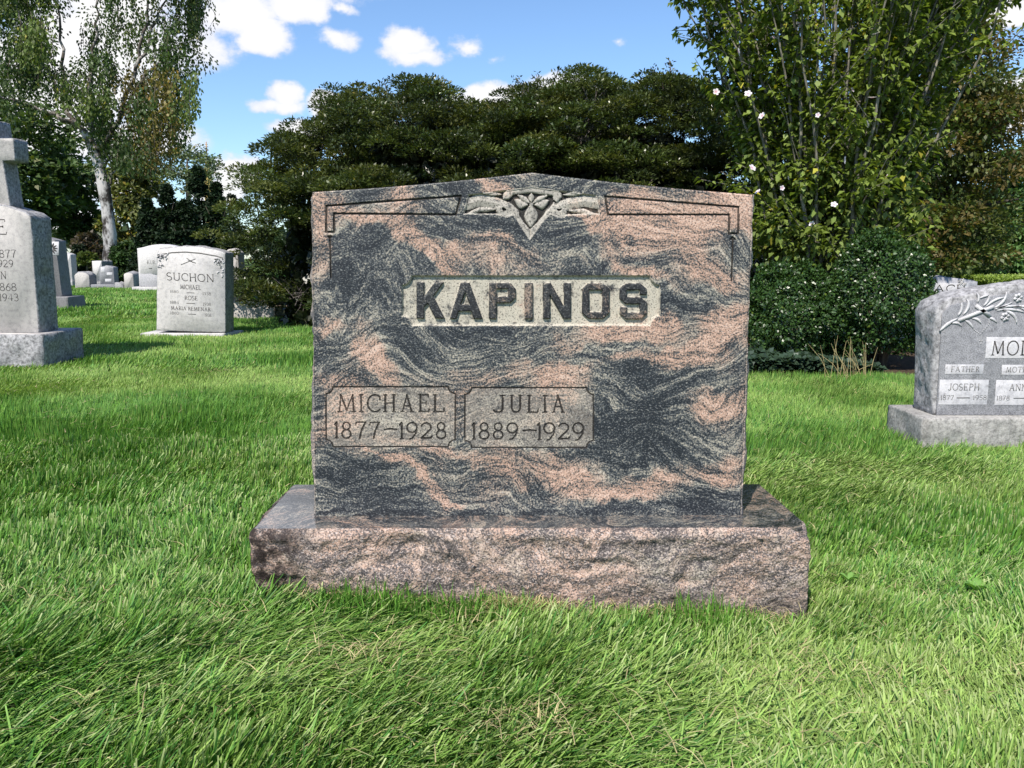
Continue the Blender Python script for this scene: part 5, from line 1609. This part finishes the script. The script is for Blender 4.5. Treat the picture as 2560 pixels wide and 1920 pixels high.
# ------------------------------------------------------------------ grass
def lawn():
    Vs, Cs, Ts = [], [], []
    base_n = 0
    def light_band(x, y):
        """Paler, shorter, flattened strips that the mower and feet leave."""
        v = 1.1 * fbm(x * .55, y * 1.3, s=1.0, o=3, seed=41) + .55 * fbm(x, y, s=2.6, o=2, seed=43)
        v = v + .62 * np.exp(-((y - 3.05 - .25 * x) / .42) ** 2) * (x > .2) + .55 * np.exp(-((y - 5.2 + .25 * x) / .55) ** 2) * (x < .3) + .5 * np.exp(-((y - 8.2) / .7) ** 2) * (x < 0)
        v = v - .28 * np.exp(-((y - 3.9 + .1 * x) / .45) ** 2) * (x < .2) - .3 * np.exp(-((y - 2.5) / .5) ** 2) * (x < -.6) - .25 * np.exp(-((y - 4.6) / .4) ** 2) * (x > .3)
        v = v + .35 * np.exp(-((y - 1.5) / .25) ** 2) * (x > .4)
        return np.clip(.28 + v, 0, 1)
    def zone(y0, y1, dens, hmul, wmul, segs, keep_x=None):
        nonlocal base_n
        A = (y1 - y0) * (0.68 * (y0 + y1) + 2 * .9)
        n = int(A * dens)
        u = rng.random(n)
        # sample y with density proportional to strip width
        ys = np.linspace(y0, y1, 200); wd = .68 * ys + .9
        cdf = np.cumsum(wd); cdf = cdf / cdf[-1]
        y = np.interp(u, cdf, ys)
        x = (rng.random(n) * 2 - 1) * (.68 * y + .9)
        ok = np.ones(n, bool)
        for (a, b, c, d) in FOOT:
            ok &= ~((x > a) & (x < b) & (y > c) & (y < d))
        x, y = x[ok], y[ok]; n = len(x)
        lb = light_band(x, y)
        tuft = fbm(x, y, s=9, o=2, seed=17)
        h = (.036 + .034 * rng.random(n)) * (1.12 - .45 * lb) * (1 + .7 * tuft) * hmul
        fgw = np.exp(-((y - 1.55) / .55) ** 2)
        h *= 1 + .30 * fgw * np.clip(.6 + fbm(x, y, s=2.2, o=2, seed=71), 0, 1)
        th = 0.5 + 3.2 * fbm(x, y, s=1.3, o=2, seed=19) + .75 * rng.normal(size=n)
        lean = np.clip(.30 + .50 * lb + .9 * fbm(x, y, s=2.3, o=2, seed=23) + .35 * fgw + .22 * rng.normal(size=n), .05, 1.35)
        dry = rng.random(n) < (.022 + .03 * np.clip(lb - .55, 0, 1) + .20 * np.exp(-(np.hypot(x - (O_MAIN[0] - .02), (y - 1.93) * 2.2) / .18) ** 2) + .12 * ((y > 1.86) & (y < 1.99) & (x > -.35) & (x < .75)))
        lie = dry & (rng.random(n) < .7)
        lean = np.where(lie, 1.25 + .2 * rng.random(n), lean)
        th = np.where(lie, rng.random(n) * 6.283, th)
        D = np.stack([np.cos(th), np.sin(th), np.zeros(n)], -1)
        ph = th + math.pi / 2 + .8 * rng.normal(size=n)
        S = np.stack([np.cos(ph), np.sin(ph), np.zeros(n)], -1)
        w = (.0013 + .0010 * rng.random(n)) * wmul
        w = np.where(dry, w * .55, w)
        root = np.stack([x, y, gz(x, y) - .006], -1)
        root[:, 2] += np.where(lie, .012 + .03 * rng.random(n), 0)
        sl, cl = np.sin(lean), np.cos(lean)
        up = np.array([0, 0, 1.0])
        mid = root + D * (h * .52 * sl * .75)[:, None] + up * (h * .52 * (cl * .8 + .2))[:, None]
        tip = root + D * (h * sl * 1.05)[:, None] + up * (h * np.clip(cl * .98, .06, 1))[:, None]
        lush = np.array([.112, .245, .038]); pale = np.array([.255, .360, .098]); deep = np.array([.066, .178, .036]); straw = np.array([.42, .36, .19])
        f = np.clip(lb * 1.0 + .28 * rng.normal(size=n), 0, 1)[:, None]
        c = lush * (1 - f) + pale * f
        c = np.where(rng.random((n, 1)) < .30 * (1 - f), deep, c)
        c = np.where(dry[:, None], straw, c) * (.6 + .8 * rng.random((n, 1)) ** 1.5 + .1)
        if segs == 2:
            cut = (rng.random(n) < .55)            # ends clipped square by the mower, bleached at the cut
            tw_ = np.where(cut, .62, .06)[:, None]
            V = np.stack([root - S * w[:, None], root + S * w[:, None], mid - S * w[:, None] * .92, mid + S * w[:, None] * .92, tip - S * w[:, None] * tw_, tip + S * w[:, None] * tw_], 1)
            i = np.arange(n)[:, None] * 6 + base_n
            T = np.concatenate([i + np.array([0, 1, 3]), i + np.array([0, 3, 2]), i + np.array([2, 3, 5]), i + np.array([2, 5, 4])], 0)
            tc = np.where(cut[:, None] & (rng.random((n, 1)) < .35), np.array([.38, .44, .20]) * (.8 + .4 * rng.random((n, 1))), c)
            C = np.stack([c, c, c, c, tc, tc], 1).reshape(-1, 3); base_n += 6 * n
        else:
            V = np.stack([root - S * w[:, None], root + S * w[:, None], tip], 1)
            T = np.arange(n)[:, None] * 3 + base_n + np.array([0, 1, 2])
            C = np.repeat(c, 3, 0); base_n += 3 * n
        Vs.append(V.reshape(-1, 3)); Cs.append(C); Ts.append(T)
    def extra(x, y, h, lean, th, w, c):
        nonlocal base_n
        n = len(x)
        D = np.stack([np.cos(th), np.sin(th), np.zeros(n)], -1)
        ph = th + math.pi / 2 + .5 * rng.normal(size=n)
        S = np.stack([np.cos(ph), np.sin(ph), np.zeros(n)], -1)
        root = np.stack([x, y, gz(x, y) - .004 + np.where(lean > 1.1, .02 + .035 * rng.random(n), 0)], -1)
        up = np.array([0, 0, 1.0])
        mid = root + D * (h * .5 * np.sin(lean) * .7)[:, None] + up * (h * .52 * np.cos(lean * .8))[:, None]
        tip = root + D * (h * np.sin(lean))[:, None] + up * (h * np.clip(np.cos(lean), .02, 1))[:, None]
        V = np.stack([root - S * w[:, None], root + S * w[:, None], mid - S * w[:, None] * .85, mid + S * w[:, None] * .85, tip], 1)
        i = np.arange(n)[:, None] * 5 + base_n
        Ts.append(np.concatenate([i + np.array([0, 1, 3]), i + np.array([0, 3, 2]), i + np.array([2, 3, 4])], 0))
        Vs.append(V.reshape(-1, 3)); Cs.append(np.repeat(c, 5, 0)); base_n += 5 * n
    fx0, fx1, fy0, fy1 = FOOT[0]
    n = 1900                                  # long uncut blades the mower misses along the foot of the base
    x = fx0 - .03 + (fx1 - fx0 + .06) * rng.random(n)
    patch = np.clip(.70 + .9 * fbm(x, x * 0, s=6, o=3, seed=91), .3, 1.2)
    extra(x, fy0 - .015 - .07 * rng.random(n) ** 1.5, (.05 + .055 * rng.random(n)) * patch, .08 + .4 * rng.random(n), rng.random(n) * 6.283, .0015 + .0012 * rng.random(n),
          np.array([.112, .245, .038]) * (.6 + .9 * rng.random((n, 1))))
    for (px, py, n, r) in ((1300, 1530, 300, .05), (1340, 1525, 90, .05), (1660, 1530, 90, .06), (1480, 1520, 60, .08), (1880, 1535, 110, .10), (1100, 1500, 50, .09), (870, 1465, 45, .10), (900, 1690, 60, .05), (1330, 1850, 80, .06),
                           (1290, 1880, 60, .05), (520, 1610, 40, .07), (2480, 1640, 70, .16), (2050, 1680, 60, .09), (1190, 1600, 30, .05), (190, 1580, 60, .09), (2300, 1480, 30, .10), (530, 945, 60, .14), (2000, 1100, 50, .3)):
        c = at_z(px, py, 0.0)
        x = c[0] + r * rng.normal(size=n); y = c[1] + r * .5 * rng.normal(size=n)
        y = np.where((x > fx0) & (x < fx1) & (y > fy0 - .012) & (y < fy1), fy0 - .02 - .02 * rng.random(n), y)
        extra(x, y, .025 + .045 * rng.random(n), 1.15 + .4 * rng.random(n), rng.random(n) * 6.283, .0006 + .0006 * rng.random(n), np.array([.50, .42, .23]) * (.6 + .7 * rng.random((n, 1))))
    zone(.95, 2.3, 25000, 1.08, 1.1, 2)
    zone(2.3, 3.6, 14500, 1.0, 1.35, 2)
    zone(3.6, 6.2, 9000, .9, 1.9, 1)
    zone(6.2, 12, 2800, .84, 3.2, 1)
    zone(12, 26, 340, .95, 7.5, 1)
    zone(26, 46, 70, 1.0, 15, 1)
    o = mesh('grass', np.concatenate(Vs), np.concatenate(Ts).astype(np.int32), M_GRASS, None, False, np.concatenate(Cs), 'stuff')
    tag(o, 'mown lawn grass with pale flattened strips around the graves', 'grass')
lawn()
